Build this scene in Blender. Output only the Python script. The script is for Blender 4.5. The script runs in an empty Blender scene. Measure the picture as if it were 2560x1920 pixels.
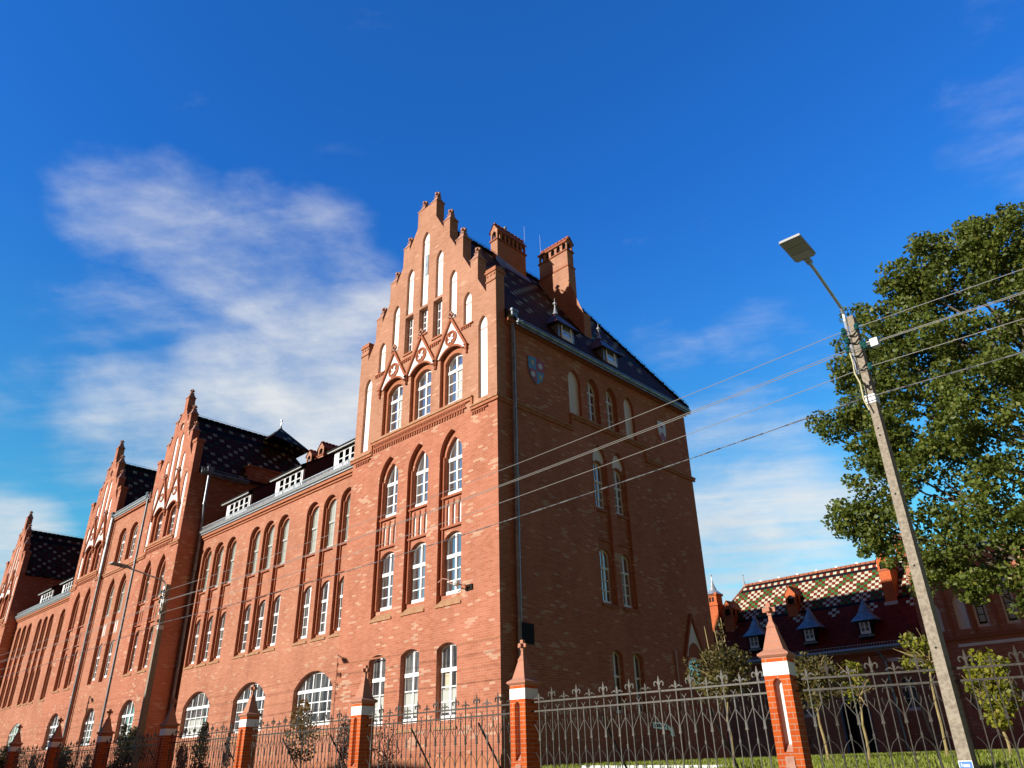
import bpy, math, random
from mathutils import Vector, Matrix
from mathutils.geometry import tessellate_polygon
random.seed(7)
sc = bpy.context.scene
COL = sc.collection
# ------------------------------------------------------------------ camera
cd = bpy.data.cameras.new("camera"); cam = bpy.data.objects.new("camera", cd); COL.objects.link(cam)
yaw, pit, rol = 0.76450356, 0.47378356, -0.02309344
f_ = Vector((-math.sin(yaw)*math.cos(pit), math.cos(yaw)*math.cos(pit), math.sin(pit)))
r_ = Vector((math.cos(yaw), math.sin(yaw), 0)); u_ = r_.cross(f_)
r2 = r_*math.cos(rol)+u_*math.sin(rol); u2 = -r_*math.sin(rol)+u_*math.cos(rol)
CAM = Vector((18.412, -18.358, 1.65))
mw = Matrix.Identity(4)
for i in range(3):
    mw[i][0] = r2[i]; mw[i][1] = u2[i]; mw[i][2] = -f_[i]; mw[i][3] = CAM[i]
cam.matrix_world = mw
cd.sensor_fit = 'HORIZONTAL'; cd.sensor_width = 36; cd.lens = 1881.955/2560*36; cd.clip_end = 3000; cd.clip_start = .1
sc.camera = cam
# ------------------------------------------------------------------ light
ST, SK = .29, .35                      # sunlight travels along (ST, 1, -SK)
EL = math.atan(SK/math.hypot(ST, 1)); AZ = math.pi+math.atan(ST)
sd = bpy.data.lights.new("sun", 'SUN'); sd.energy = 4.6; sd.angle = math.radians(.5); sd.color = (1, .965, .89)
so = bpy.data.objects.new("sun", sd); COL.objects.link(so)
so.rotation_euler = Vector((ST, 1, -SK)).to_track_quat('-Z', 'Y').to_euler(); so.location = (0, -40, 40)
sc.view_settings.view_transform = 'Standard'; sc.view_settings.look = 'None'
sc.view_settings.exposure = .5; sc.view_settings.gamma = 1

class NT:
    def __init__(s, tree): s.t = tree; s.n = tree.nodes; s.l = tree.links
    def new(s, typ, **k):
        n = s.n.new(typ)
        for a, b in k.items(): setattr(n, a, b)
        return n
    def put(s, sock, v):
        if isinstance(v, bpy.types.NodeSocket): s.l.new(v, sock)
        elif v is not None: sock.default_value = v
    def m(s, op, a, b=None, c=None):
        n = s.new('ShaderNodeMath', operation=op); s.put(n.inputs[0], a); s.put(n.inputs[1], b)
        if c is not None: s.put(n.inputs[2], c)
        return n.outputs[0]
    def vm(s, op, a, b=None):
        n = s.new('ShaderNodeVectorMath', operation=op); s.put(n.inputs[0], a)
        if b is not None: s.put(n.inputs[1], b)
        return n.outputs['Value'] if op in ('DOT_PRODUCT', 'LENGTH') else n.outputs[0]
    def mix(s, f, a, b):
        n = s.new('ShaderNodeMix', data_type='RGBA'); s.put(n.inputs[0], f)
        s.put(n.inputs[6], a+(1,) if isinstance(a, tuple) and len(a) == 3 else a)
        s.put(n.inputs[7], b+(1,) if isinstance(b, tuple) and len(b) == 3 else b); return n.outputs[2]
    def xyz(s, a, b, c=0):
        n = s.new('ShaderNodeCombineXYZ'); s.put(n.inputs[0], a); s.put(n.inputs[1], b); s.put(n.inputs[2], c); return n.outputs[0]
    def sep(s, v):
        n = s.new('ShaderNodeSeparateXYZ'); s.put(n.inputs[0], v); return n.outputs
    def noise(s, v, scale, detail=3, rough=.55, dist=0):
        n = s.new('ShaderNodeTexNoise'); s.put(n.inputs['Vector'], v); n.inputs['Scale'].default_value = scale
        n.inputs['Detail'].default_value = detail; n.inputs['Roughness'].default_value = rough
        n.inputs['Distortion'].default_value = dist; return n.outputs[0]
    def white(s, v):
        n = s.new('ShaderNodeTexWhiteNoise', noise_dimensions='3D'); s.put(n.inputs['Vector'], v); return n.outputs['Value']
    def ss(s, v, a, b):
        n = s.new('ShaderNodeMapRange', interpolation_type='SMOOTHSTEP'); s.put(n.inputs[0], v)
        n.inputs[1].default_value = a; n.inputs[2].default_value = b; return n.outputs[0]

# ------------------------------------------------------------------ sky
world = bpy.data.worlds.new("World"); sc.world = world; world.use_nodes = True
t = NT(world.node_tree); t.n.clear()
sky = t.new('ShaderNodeTexSky', sky_type='NISHITA'); sky.sun_disc = False
sky.sun_elevation = EL; sky.sun_rotation = AZ; sky.altitude = 50
sky.air_density = 1.0; sky.dust_density = .1; sky.ozone_density = 3.0
hs = t.new('ShaderNodeHueSaturation'); hs.inputs['Saturation'].default_value = 1.16; hs.inputs['Value'].default_value = 1.0
t.l.new(sky.outputs[0], hs.inputs['Color'])
hi = t.ss(t.sep(t.new('ShaderNodeTexCoord').outputs['Generated'])[2], .15, .68)
tint = t.new('ShaderNodeMix', data_type='RGBA', blend_type='MULTIPLY'); tint.inputs[0].default_value = 1
t.l.new(hs.outputs[0], tint.inputs[6]); t.l.new(t.mix(hi, (.82, 1.66, 1.40), (.38, 1.20, 2.05)), tint.inputs[7])
gc = t.new('ShaderNodeTexCoord').outputs['Generated']
dx, dy, dz = t.sep(gc)
zz = t.m('MAXIMUM', dz, .06)
pl = t.xyz(t.m('DIVIDE', dx, zz), t.m('DIVIDE', dy, zz), 0)     # a flat cloud deck overhead
def dirv(px, py):                                               # direction seen at a place of the photo
    c = Vector(((px-1280)/1881.955, (960-py)/1881.955, 1)); d = r2*c.x+u2*c.y+f_*c.z; return d.normalized()
def blob(px, py, rad, amp):
    d = dirv(px, py); dot = t.vm('DOT_PRODUCT', t.vm('NORMALIZE', gc), tuple(d))
    return t.m('MULTIPLY', t.ss(dot, math.cos(rad), math.cos(rad*.15)), amp)
cover = None
for px, py, rad, amp in [(280, 490, .10, .50), (430, 530, .11, .54), (570, 620, .13, .54), (760, 690, .14, .54), (870, 800, .13, .56),
                         (690, 790, .11, .54), (250, 770, .12, .16), (380, 880, .15, .34), (800, 1000, .20, .80), (620, 1040, .18, .72), (360, 1070, .15, .56), (40, 1050, .13, .30), (120, 900, .10, .2), (170, 1090, .10, .3),
                         (880, 900, .13, .56), (0, 1380, .10, .75), (2500, 330, .15, .24), (2550, 120, .13, .22), (2440, 430, .1, .12),
                         (1850, 1230, .19, .56), (1950, 1330, .18, .64), (1800, 1400, .17, .78), (2050, 1280, .14, .5), (1640, 850, .06, .22), (1700, 910, .06, .2),
                         (1950, 1000, .16, .22), (1900, 820, .10, .14), (510, 330, .07, .14), (150, 1250, .12, .2)]:
    b = blob(px, py, rad, amp); cover = b if cover is None else t.m('MAXIMUM', cover, b)
warp = t.xyz(t.m('ADD', t.m('MULTIPLY', t.vm('DOT_PRODUCT', pl, (.82, .57, 0)), .75), 3.1), t.m('MULTIPLY', t.vm('DOT_PRODUCT', pl, (-.57, .82, 0)), 2.3), 0)
n1 = t.noise(warp, 1.7, 7, .6, .1)
n2 = t.noise(t.vm('MULTIPLY', gc, (1, 1, 2.2)), 7.0, 7, .6, .18)
nn = t.m('ADD', t.m('MULTIPLY', n1, .52), t.m('MULTIPLY', n2, .48))
mask = t.ss(t.m('ADD', nn, t.m('MULTIPLY', cover, .62)), .60, 1.16)
mask = t.m('MULTIPLY', mask, .95)
cl = t.mix(t.ss(n2, .3, .7), (4.5, 5.0, 5.5), (6.0, 6.15, 6.2))
side_ = t.ss(t.vm('DOT_PRODUCT', t.vm('NORMALIZE', gc), (-.69, .72, 0)), -.42, .42)   # sky out of view is dimmed and reddened to deepen the shaded side wall
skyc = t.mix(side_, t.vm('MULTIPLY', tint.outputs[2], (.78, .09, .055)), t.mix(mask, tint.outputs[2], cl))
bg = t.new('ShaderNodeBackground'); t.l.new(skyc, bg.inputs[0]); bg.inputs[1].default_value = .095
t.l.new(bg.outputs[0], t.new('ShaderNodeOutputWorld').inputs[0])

# ------------------------------------------------------------------ materials
def mat(name, col, rough=.8, metal=0, spec=.5):
    m = bpy.data.materials.new(name); m.use_nodes = True
    p = m.node_tree.nodes['Principled BSDF']; p.inputs['Base Color'].default_value = col+(1,)
    p.inputs['Roughness'].default_value = rough; p.inputs['Metallic'].default_value = metal
    p.inputs['Specular IOR Level'].default_value = spec
    return m
def nodes(m):
    t = NT(m.node_tree); p = m.node_tree.nodes['Principled BSDF']
    return t, p
def uvs(t): return t.sep(t.new('ShaderNodeTexCoord').outputs['UV'])
def bump(t, p, h, dist, st=.5):
    b = t.new('ShaderNodeBump'); b.inputs['Strength'].default_value = st; b.inputs['Distance'].default_value = dist
    t.put(b.inputs['Height'], h); t.l.new(b.outputs[0], p.inputs['Normal'])
def brick(name, dark, lite, patch, mortar, bw=.27, bh=.083, pthr=.62, stray=.02, seed=0, mf=.1, soot=.75):
    m = mat(name, lite, .9, 0, .06); t, p = nodes(m); x, y, _ = uvs(t)
    yr = t.m('DIVIDE', y, bh); row = t.m('FLOOR', yr); fy = t.m('FRACT', yr)
    xs = t.m('ADD', t.m('DIVIDE', x, bw), t.m('MULTIPLY', t.m('MODULO', row, 2), .5)); colm = t.m('FLOOR', xs); fx = t.m('FRACT', xs)
    cell = t.xyz(colm, row, seed)
    r1 = t.white(cell); rb = t.white(t.xyz(row, colm, seed+9))
    cv = t.xyz(t.m('MULTIPLY', colm, bw), t.m('MULTIPLY', row, bh*1.4), seed)
    pn = t.noise(cv, .95, 4, .65)
    prob = t.m('ADD', t.m('MULTIPLY', t.ss(pn, pthr-.05, pthr+.09), .85), stray)
    isp = t.m('LESS_THAN', rb, prob)
    base = t.mix(r1, dark, lite)
    base = t.mix(t.m('MULTIPLY', isp, .9), base, t.mix(r1, patch, tuple(c*.82 for c in patch)))
    mo = t.m('MAXIMUM', t.m('LESS_THAN', fx, mf*bh/bw*1.1), t.m('LESS_THAN', fy, mf*1.3))
    cc = t.mix(t.m('MULTIPLY', mo, .8), base, mortar)
    ob = t.new('ShaderNodeTexCoord').outputs['Object']
    st = t.ss(t.noise(t.vm('MULTIPLY', ob, (1, 1, .35)), .9, 5, .65), .25, .75)
    hue = t.noise(ob, .35, 3)
    cc = t.mix(t.m('MULTIPLY', t.m('SUBTRACT', 1, st), 1-soot), cc, (dark[0]*.45, dark[1]*.45, dark[2]*.5))
    strk = t.ss(t.noise(t.vm('MULTIPLY', ob, (2.2, 2.2, .16)), 1.0, 5, .65), .50, .80); pat = t.ss(t.noise(ob, .28, 4, .6), .40, .65)
    cc = t.mix(t.m('MULTIPLY', t.m('MULTIPLY', strk, pat), .42), cc, (dark[0]*.42, dark[1]*.42, dark[2]*.5))
    damp = t.m('MULTIPLY', t.m('SUBTRACT', 1, t.ss(t.m('ADD', t.sep(ob)[2], t.m('MULTIPLY', t.noise(ob, .9, 4), 1.6)), 2.6, 3.8)), .3)
    cc = t.mix(damp, cc, (dark[0]*.5, dark[1]*.55, dark[2]*.6))
    cc = t.mix(t.m('MULTIPLY', t.ss(hue, .4, .7), .28), cc, tuple(min(1, c*1.2+.02) for c in lite))
    t.l.new(cc, p.inputs['Base Color'])
    bump(t, p, t.m('SUBTRACT', 1, mo), .008, .6)
    return m
M = {}
M['brick'] = brick('brick_wall', (.39, .128, .070), (.48, .182, .110), (.60, .37, .25), (.50, .35, .25), pthr=.60, stray=.03)
M['brickw'] = brick('brick_wing', (.39, .140, .078), (.47, .195, .118), (.54, .31, .20), (.50, .35, .25), pthr=.62, stray=.03, seed=13)
M['brick2'] = brick('brick_upper', (.39, .175, .100), (.47, .235, .150), (.62, .36, .23), (.5, .34, .25), pthr=.66, stray=.02, seed=3)
M['brickp'] = brick('brick_pillar', (.50, .080, .014), (.58, .118, .024), (.58, .15, .05), (.46, .36, .26), bw=.27, bh=.077, pthr=.8, stray=0, seed=5, mf=.13)
M['brickt'] = brick('terracotta_cap', (.46, .20, .125), (.54, .25, .16), (.56, .28, .18), (.42, .3, .24), bw=.13, bh=.11, pthr=.8, stray=0, seed=6, mf=.05)
M['trim'] = mat('trim_brick', (.38, .125, .062), .85)
def noisy(name, a, b, scale, rough=.8, bmp=0, detail=5, metal=0, spec=.5):
    m = mat(name, a, rough, metal, spec); t, p = nodes(m); o = t.new('ShaderNodeTexCoord').outputs['Object']
    n = t.noise(o, scale, detail, .6); t.l.new(t.mix(t.ss(n, .3, .7), a, b), p.inputs['Base Color'])
    if bmp: bump(t, p, n, bmp)
    return m
M['trim'] = noisy('trim_brick', (.36, .135, .07), (.44, .18, .10), 6, .85, 0, 5, 0, .1)
M['trimd'] = noisy('moulded_brick', (.31, .100, .052), (.38, .135, .074), 9, .8, 0, 5, 0, .12)
M['sill'] = noisy('sill_brick', (.34, .17, .085), (.45, .26, .15), 7, .9, 0, 5, 0, .1)
M['stone'] = noisy('weathered_cap', (.34, .17, .12), (.46, .26, .2), 8, .9, 0, 5, 0, .1)
M['white'] = mat('white_plaster', (.8, .8, .78), .9, 0, .1)
t, p = nodes(M['white']); ob = t.new('ShaderNodeTexCoord').outputs['Object']
sk_ = t.ss(t.noise(t.vm('MULTIPLY', ob, (3.5, 3.5, .35)), 1.3, 5, .65), .45, .8)
t.l.new(t.mix(t.m('MULTIPLY', sk_, .5), t.mix(t.noise(ob, 3, 4), (.74, .735, .71), (.84, .83, .81)), (.50, .48, .43)), p.inputs['Base Color'])
M['frame'] = mat('window_paint', (.80, .80, .80), .45)
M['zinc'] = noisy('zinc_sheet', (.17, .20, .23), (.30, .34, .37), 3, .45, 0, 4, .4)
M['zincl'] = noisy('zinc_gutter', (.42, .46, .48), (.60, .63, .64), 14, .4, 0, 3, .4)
M['dark'] = mat('dark_metal', (.014, .013, .013), .8, 0, .15)
M['zincd'] = noisy('dark_zinc_pipe', (.07, .085, .10), (.13, .15, .17), 3, .5, 0, 4, .3)
M['iron'] = noisy('fence_iron', (.032, .029, .023), (.062, .056, .045), 25, .5, 0, 3, .3)
M['black'] = mat('black_void', (.006, .006, .007), .9)
def tiles(name, base, wht, grn, band, dens):
    m = mat(name, base, .6, 0, .05); t, p = nodes(m); x, y, _ = uvs(t); c = .3 if dens else .42; PD = 8 if dens else 6
    xi = t.m('DIVIDE', x, c); yi = t.m('DIVIDE', y, c); i = t.m('FLOOR', xi); j = t.m('FLOOR', yi)
    P = t.m('FLOORED_MODULO', t.m('ADD', i, j), PD); Q = t.m('FLOORED_MODULO', t.m('SUBTRACT', i, j), PD)
    def eq(a, v): return t.m('COMPARE', a, v, .25)
    ev = t.m('COMPARE', t.m('FLOORED_MODULO', t.m('ADD', i, j), 2), 0, .25)
    infield = t.m('MULTIPLY', t.m('GREATER_THAN', j, 2.5), t.m('LESS_THAN', j, 13.5))
    if dens:
        gr = t.m('MULTIPLY', ev, t.m('MAXIMUM', eq(P, 4), t.m('MULTIPLY', eq(Q, 4), t.m('SUBTRACT', 1, eq(P, 0)))))
        wh = t.m('MULTIPLY', ev, t.m('SUBTRACT', 1, gr))
    else:
        wh = t.m('MULTIPLY', ev, t.m('MAXIMUM', eq(P, 0), eq(Q, 0))); gr = t.m('MULTIPLY', ev, t.m('MAXIMUM', eq(P, 2), eq(Q, 4)))
    wh = t.m('MULTIPLY', wh, infield); gr = t.m('MULTIPLY', t.m('MULTIPLY', gr, infield), t.m('SUBTRACT', 1, wh))
    top = t.m('MULTIPLY', t.m('COMPARE', j, 1, .25), t.m('COMPARE', t.m('FLOORED_MODULO', i, 2), 0, .25))
    im = t.m('FLOORED_MODULO', i, 10)
    lone = t.m('COMPARE', t.m('ADD', t.m('ABSOLUTE', t.m('SUBTRACT', im, 5)), t.m('ABSOLUTE', t.m('SUBTRACT', j, 16))), 1, .25)
    W = t.m('MAXIMUM', t.m('MAXIMUM', wh, top), lone)
    if not dens:
        fx = t.m('FRACT', xi); fy = t.m('FRACT', yi); part = t.m('MULTIPLY', t.m('MULTIPLY', t.m('GREATER_THAN', fx, .16), t.m('LESS_THAN', fx, .82)), t.m('MULTIPLY', t.m('GREATER_THAN', fy, .14), t.m('LESS_THAN', fy, .82)))
        W = t.m('MULTIPLY', W, part); gr = t.m('MULTIPLY', gr, part)
    bd = t.m('MAXIMUM', t.m('COMPARE', j, 2, .25), t.m('MAXIMUM', t.m('COMPARE', j, 14, .25), t.m('COMPARE', j, 0, .25)))
    r = t.white(t.xyz(i, j, 1))
    b = t.mix(r, tuple(v*.75 for v in base), tuple(v*1.25 for v in base))
    cc = t.mix(bd, b, band); cc = t.mix(gr, cc, t.mix(r, grn, tuple(v*.6 for v in grn))); cc = t.mix(W, cc, t.mix(r, wht, tuple(v*.8 for v in wht)))
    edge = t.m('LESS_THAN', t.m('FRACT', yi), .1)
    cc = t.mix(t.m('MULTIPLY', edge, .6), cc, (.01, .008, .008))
    t.l.new(cc, p.inputs['Base Color'])
    pr = t.m('ADD', t.m('ABSOLUTE', t.m('SINE', t.m('MULTIPLY', xi, math.pi*2))), t.m('FRACT', yi))
    bump(t, p, pr, .03, .8)
    return m
M['tile'] = tiles('glazed_roof_tile', (.058, .015, .006), (.33, .33, .20), (.03, .07, .03), (.012, .010, .010), False)
M['tileb'] = tiles('glazed_roof_tile_red', (.17, .022, .009), (.62, .60, .44), (.05, .19, .06), (.016, .012, .016), True)
M['plain'] = noisy('plain_roof_tile', (.06, .016, .013), (.09, .024, .018), 5, .45)
def glass(name, col, var, refl=.34, curtain=0, lead=0):
    m = mat(name, col, .04); t, p = nodes(m); oi = t.new('ShaderNodeObjectInfo').outputs['Random']
    x, y, z = uvs(t)
    c = t.mix(oi, col, var)
    if curtain:
        f = t.noise(t.xyz(t.m('MULTIPLY', x, 9), t.m('ADD', t.m('MULTIPLY', y, .35), t.m('MULTIPLY', oi, 40)), oi), 1.0, 2)
        c = t.mix(t.m('MULTIPLY', t.ss(f, .42, .62), curtain), c, (.50, .52, .48))
    if lead:
        g = t.m('MAXIMUM', t.m('LESS_THAN', t.m('FRACT', t.m('DIVIDE', x, .13)), .17), t.m('LESS_THAN', t.m('FRACT', t.m('DIVIDE', y, .17)), .13))
        r = t.white(t.xyz(t.m('FLOOR', t.m('DIVIDE', x, .13)), t.m('FLOOR', t.m('DIVIDE', y, .17)), oi))
        c = t.mix(t.m('MULTIPLY', r, .5), c, (.30, .37, .36)); c = t.mix(g, c, (.50, .50, .44))
    t.l.new(c, p.inputs['Base Color']); p.inputs['Roughness'].default_value = .5; p.inputs['Specular IOR Level'].default_value = .2
    gl = t.new('ShaderNodeBsdfGlossy'); gl.inputs['Roughness'].default_value = .03; gl.inputs['Color'].default_value = (.92, .96, 1, 1)
    fr = t.new('ShaderNodeFresnel'); fr.inputs[0].default_value = 1.6
    mx = t.new('ShaderNodeMixShader'); t.put(mx.inputs[0], t.m('ADD', t.m('MULTIPLY', fr.outputs[0], .9), refl))
    o = t.n['Material Output']; t.l.new(p.outputs[0], mx.inputs[1]); t.l.new(gl.outputs[0], mx.inputs[2]); t.l.new(mx.outputs[0], o.inputs[0])
    nb = t.noise(t.new('ShaderNodeTexCoord').outputs['Object'], .9, 2)
    b = t.new('ShaderNodeBump'); b.inputs['Strength'].default_value = .12; b.inputs['Distance'].default_value = .1; t.put(b.inputs['Height'], nb); t.l.new(b.outputs[0], gl.inputs['Normal'])
    return m
M['glass'] = glass('window_glass', (.018, .02, .025), (.05, .055, .06), .42, .22)
M['glassd'] = glass('window_glass_dark', (.010, .012, .016), (.03, .035, .045), .14, .3)
M['glasss'] = glass('window_glass_shade', (.015, .02, .03), (.06, .07, .08), .38, .5)
M['lead'] = glass('leaded_glass', (.36, .40, .35), (.44, .46, .38), .10, 0, 1)
M['blind'] = mat('roller_blind', (.46, .48, .44), .35)
M['drape'] = mat('yellowish_curtain', (.50, .44, .30), .6)
def leafmat(name, a, b, c, tr=.35):
    m = mat(name, a, .5, 0, .4); t, p = nodes(m)
    r = t.new('ShaderNodeNewGeometry').outputs['Random Per Island']
    ob = t.new('ShaderNodeTexCoord').outputs['Object']; v = t.ss(t.noise(ob, .8, 3), .35, .65)
    cc = t.mix(t.ss(r, 0, .75), a, b); cc = t.mix(t.ss(r, .80, 1), cc, c)
    cc = t.mix(t.m('MULTIPLY', v, .45), cc, tuple(q*.62 for q in a)); cc = t.mix(t.m('MULTIPLY', t.ss(t.noise(ob, 2.1, 2), .5, .72), .45), cc, tuple(q*1.35 for q in b))
    t.l.new(cc, p.inputs['Base Color'])
    tl = t.new('ShaderNodeBsdfTranslucent'); t.l.new(cc, tl.inputs[0])
    mx = t.new('ShaderNodeMixShader'); mx.inputs[0].default_value = tr
    o = t.n['Material Output']; t.l.new(p.outputs[0], mx.inputs[1]); t.l.new(tl.outputs[0], mx.inputs[2]); t.l.new(mx.outputs[0], o.inputs[0])
    return m
M['leaf'] = leafmat('broadleaf', (.085, .115, .016), (.165, .205, .032), (.28, .26, .05), .4)
M['leafy'] = leafmat('yellowing_leaf', (.14, .17, .015), (.27, .26, .02), (.33, .27, .03))
M['leafb'] = leafmat('dry_leaf', (.10, .075, .022), (.15, .12, .03), (.09, .12, .02))
M['leafr'] = leafmat('autumn_leaf', (.13, .13, .02), (.25, .12, .03), (.30, .20, .04))
M['leafd'] = leafmat('dull_leaf', (.05, .04, .016), (.085, .06, .025), (.06, .07, .02))
M['bark'] = noisy('bark', (.09, .07, .05), (.17, .14, .10), 12, .9, .02)
M['barky'] = noisy('pale_bark', (.20, .15, .06), (.32, .25, .11), 10, .9)
M['grass'] = noisy('lawn', (.075, .09, .014), (.12, .14, .02), 5, .9, .05)
M['asphalt'] = noisy('asphalt', (.045, .045, .047), (.06, .06, .06), 30, .9, .01)
M['paving'] = noisy('paving', (.24, .23, .21), (.32, .31, .29), 14, .9)
M['concrete'] = noisy('post_concrete', (.19, .155, .115), (.34, .29, .22), 22, .9, .02, 8)
M['galv'] = noisy('galvanised_tube', (.42, .43, .44), (.55, .56, .57), 6, .4, 0, 3, .5)
M['lampg'] = mat('lamp_housing', (.36, .36, .35), .5)
M['lampl'] = mat('lamp_lens', (.30, .30, .25), .15)
M['green'] = mat('green_insulator', (.01, .07, .06), .3)
M['cable'] = mat('bare_cable', (.27, .26, .235), .6, .1)
M['cabled'] = noisy('twisted_cable', (.02, .02, .022), (.20, .20, .20), 9, .6)
M['blue'] = mat('blue_paint', (.02, .16, .55), .5)
M['sred'] = mat('shield_red', (.36, .04, .035), .5); M['sblue'] = mat('shield_blue', (.10, .27, .45), .5)
M['swht'] = mat('shield_white', (.62, .62, .6), .5); M['syel'] = mat('shield_yellow', (.55, .42, .12), .5)
M['cream'] = mat('cream_tape', (.55, .5, .3), .7)
M['render'] = noisy('house_render', (.5, .45, .36), (.58, .53, .44), 3)
M['pink'] = mat('pink_paint', (.55, .2, .22), .6)
M['bluefr'] = mat('blue_door_paint', (.12, .16, .24), .5)

# ------------------------------------------------------------------ mesh helpers
class MB:
    def __init__(s): s.v = []; s.f = []; s.mi = []; s.uv = []
    def face(s, pts, m=0, uv=None):
        k = len(s.v); pts = [Vector(p) for p in pts]; s.v += pts; s.f.append(tuple(range(k, k+len(pts)))); s.mi.append(m)
        if uv is None:
            n = Vector((0, 0, 0))
            for i in range(len(pts)):
                a, b = pts[i], pts[(i+1) % len(pts)]
                n += Vector(((a.y-b.y)*(a.z+b.z), (a.z-b.z)*(a.x+b.x), (a.x-b.x)*(a.y+b.y)))
            if n.length < 1e-12: n = Vector((0, 0, 1))
            n.normalize()
            if abs(n.z) > .95: uv = [(p.x, p.y) for p in pts]
            else:
                tt = Vector((abs(n.y), abs(n.x), 0)).normalized(); bb = n.cross(tt); bb = bb if bb.z > 0 else -bb
                uv = [(p.dot(tt), p.dot(bb)) for p in pts]
        s.uv += list(uv)
    def quad(s, a, b, c, d, m=0): s.face((a, b, c, d), m)
    def box(s, x0, x1, y0, y1, z0, z1, m=0):
        p = [Vector((x, y, z)) for z in (z0, z1) for y in (y0, y1) for x in (x0, x1)]
        for q in ((0, 1, 3, 2), (4, 5, 7, 6), (0, 1, 5, 4), (2, 3, 7, 6), (0, 2, 6, 4), (1, 3, 7, 5)): s.face([p[i] for i in q], m)
    def boxf(s, F, u0, u1, v0, v1, w0, w1, m=0):
        p = [F(u, v, w) for w in (w0, w1) for v in (v0, v1) for u in (u0, u1)]
        for q in ((0, 1, 3, 2), (4, 5, 7, 6), (0, 1, 5, 4), (2, 3, 7, 6), (0, 2, 6, 4), (1, 3, 7, 5)): s.face([p[i] for i in q], m)
    def poly(s, F, outer, holes=(), w=0, m=0):
        loops = [[Vector((u, v, 0)) for u, v in outer]]+[[Vector((u, v, 0)) for u, v in h] for h in holes]
        flat = [p for l in loops for p in l]
        for tri in tessellate_polygon(loops): s.face([F(flat[i].x, flat[i].y, w) for i in tri], m)
    def rim(s, F, o, w0, w1, m=0, closed=True):
        n = len(o)
        for i in range(n if closed else n-1):
            a, b = o[i], o[(i+1) % n]
            s.face((F(a[0], a[1], w0), F(b[0], b[1], w0), F(b[0], b[1], w1), F(a[0], a[1], w1)), m)
    def slab(s, F, o, w0, w1, m=0, holes=()):
        s.poly(F, o, holes, w0, m); s.poly(F, o, holes, w1, m); s.rim(F, o, w0, w1, m)
        for h in holes: s.rim(F, h, w0, w1, m)
    def bar(s, a, b, r, m=0, n=4, r1=None, caps=True):
        a = Vector(a); b = Vector(b); d = b-a; r1 = r if r1 is None else r1
        if d.length < 1e-9: return
        q = d.to_track_quat('Z', 'Y'); X = q @ Vector((1, 0, 0)); Y = q @ Vector((0, 1, 0)); off = math.pi/4 if n == 4 else 0
        A = [a+(X*math.cos(off+k*2*math.pi/n)+Y*math.sin(off+k*2*math.pi/n))*r for k in range(n)]
        B = [b+(X*math.cos(off+k*2*math.pi/n)+Y*math.sin(off+k*2*math.pi/n))*r1 for k in range(n)]
        for k in range(n): s.face((A[k], A[(k+1) % n], B[(k+1) % n], B[k]), m)
        if caps: s.face(A, m); s.face(B, m)
    def path(s, pts, r, m=0, n=6):
        for a, b in zip(pts, pts[1:]): s.bar(a, b, r, m, n)
    def lathe(s, c, prof, n=10, m=0, rot=0):
        c = Vector(c); R = [[c+Vector((r*math.cos(rot+2*math.pi*k/n), r*math.sin(rot+2*math.pi*k/n), z)) for k in range(n)] for r, z in prof]
        for A, B in zip(R, R[1:]):
            for k in range(n): s.face((A[k], A[(k+1) % n], B[(k+1) % n], B[k]), m)
        s.face(R[0], m); s.face(R[-1], m)
    def build(s, name, mats, parent=None, smooth=False):
        me = bpy.data.meshes.new(name); me.from_pydata([tuple(p) for p in s.v], [], s.f)
        for k in (mats if isinstance(mats, (list, tuple)) else [mats]): me.materials.append(M[k])
        me.polygons.foreach_set('material_index', s.mi)
        ul = me.uv_layers.new(name='UVMap'); ul.data.foreach_set('uv', [c for u in s.uv for c in u])
        if smooth: me.polygons.foreach_set('use_smooth', [True]*len(s.f))
        me.update(); o = bpy.data.objects.new(name, me); COL.objects.link(o)
        if parent: o.parent = parent
        return o
def tag(o, label=None, cat=None, group=None, kind=None):
    if label: o['label'] = label
    if cat: o['category'] = cat
    if group: o['group'] = group
    if kind: o['kind'] = kind
    return o
def thing(name, label, cat, loc=(0, 0, 0), rz=0, group=None):
    o = bpy.data.objects.new(name, None); COL.objects.link(o); o.empty_display_size = .3
    o.location = loc; o.rotation_euler = (0, 0, rz); return tag(o, label, cat, group)
def under(o, parent):
    o.parent = parent; o.matrix_parent_inverse = parent.matrix_basis.inverted() if parent.type == 'EMPTY' else Matrix.Identity(4); return o
def copy_tree(o, parent=None):
    c = o.copy(); COL.objects.link(c)
    if parent: c.parent = parent
    for ch in o.children: copy_tree(ch, c)
    return c
def FR(Y): return lambda u, v, w: Vector((u, Y+w, v))        # a wall facing the street
def SD(X): return lambda u, v, w: Vector((X-w, u, v))        # a wall facing right
def ainfo(x0, x1, zs, zt):
    a = (x1-x0)/2; h = zt-zs; cx = (x0+x1)/2
    if h < 1e-3: return a, h, cx, 0, 'r'
    if h >= a*.999: return a, h, cx, (a*a+h*h)/(2*a), 'p'
    return a, h, cx, (a*a+h*h)/(2*h), 's'
def arch(x0, x1, zb, zs, zt, n=7):
    a, h, cx, R, k = ainfo(x0, x1, zs, zt); p = [(x0, zb), (x1, zb)]
    if k == 'r': return p+[(x1, zs), (x0, zs)]
    if k == 'p':
        th = math.acos(max(-1, min(1, (R-a)/R))); c = cx+a-R
        right = [(c+R*math.cos(th*i/n), zs+R*math.sin(th*i/n)) for i in range(n+1)]
        return p+right+[(2*cx-u, v) for u, v in reversed(right[:-1])]
    th = math.asin(min(1, a/R))
    return p+[(cx+R*math.sin(th*(1-i/n)), zt-R+R*math.cos(th*(1-i/n))) for i in range(2*n+1)]
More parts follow.
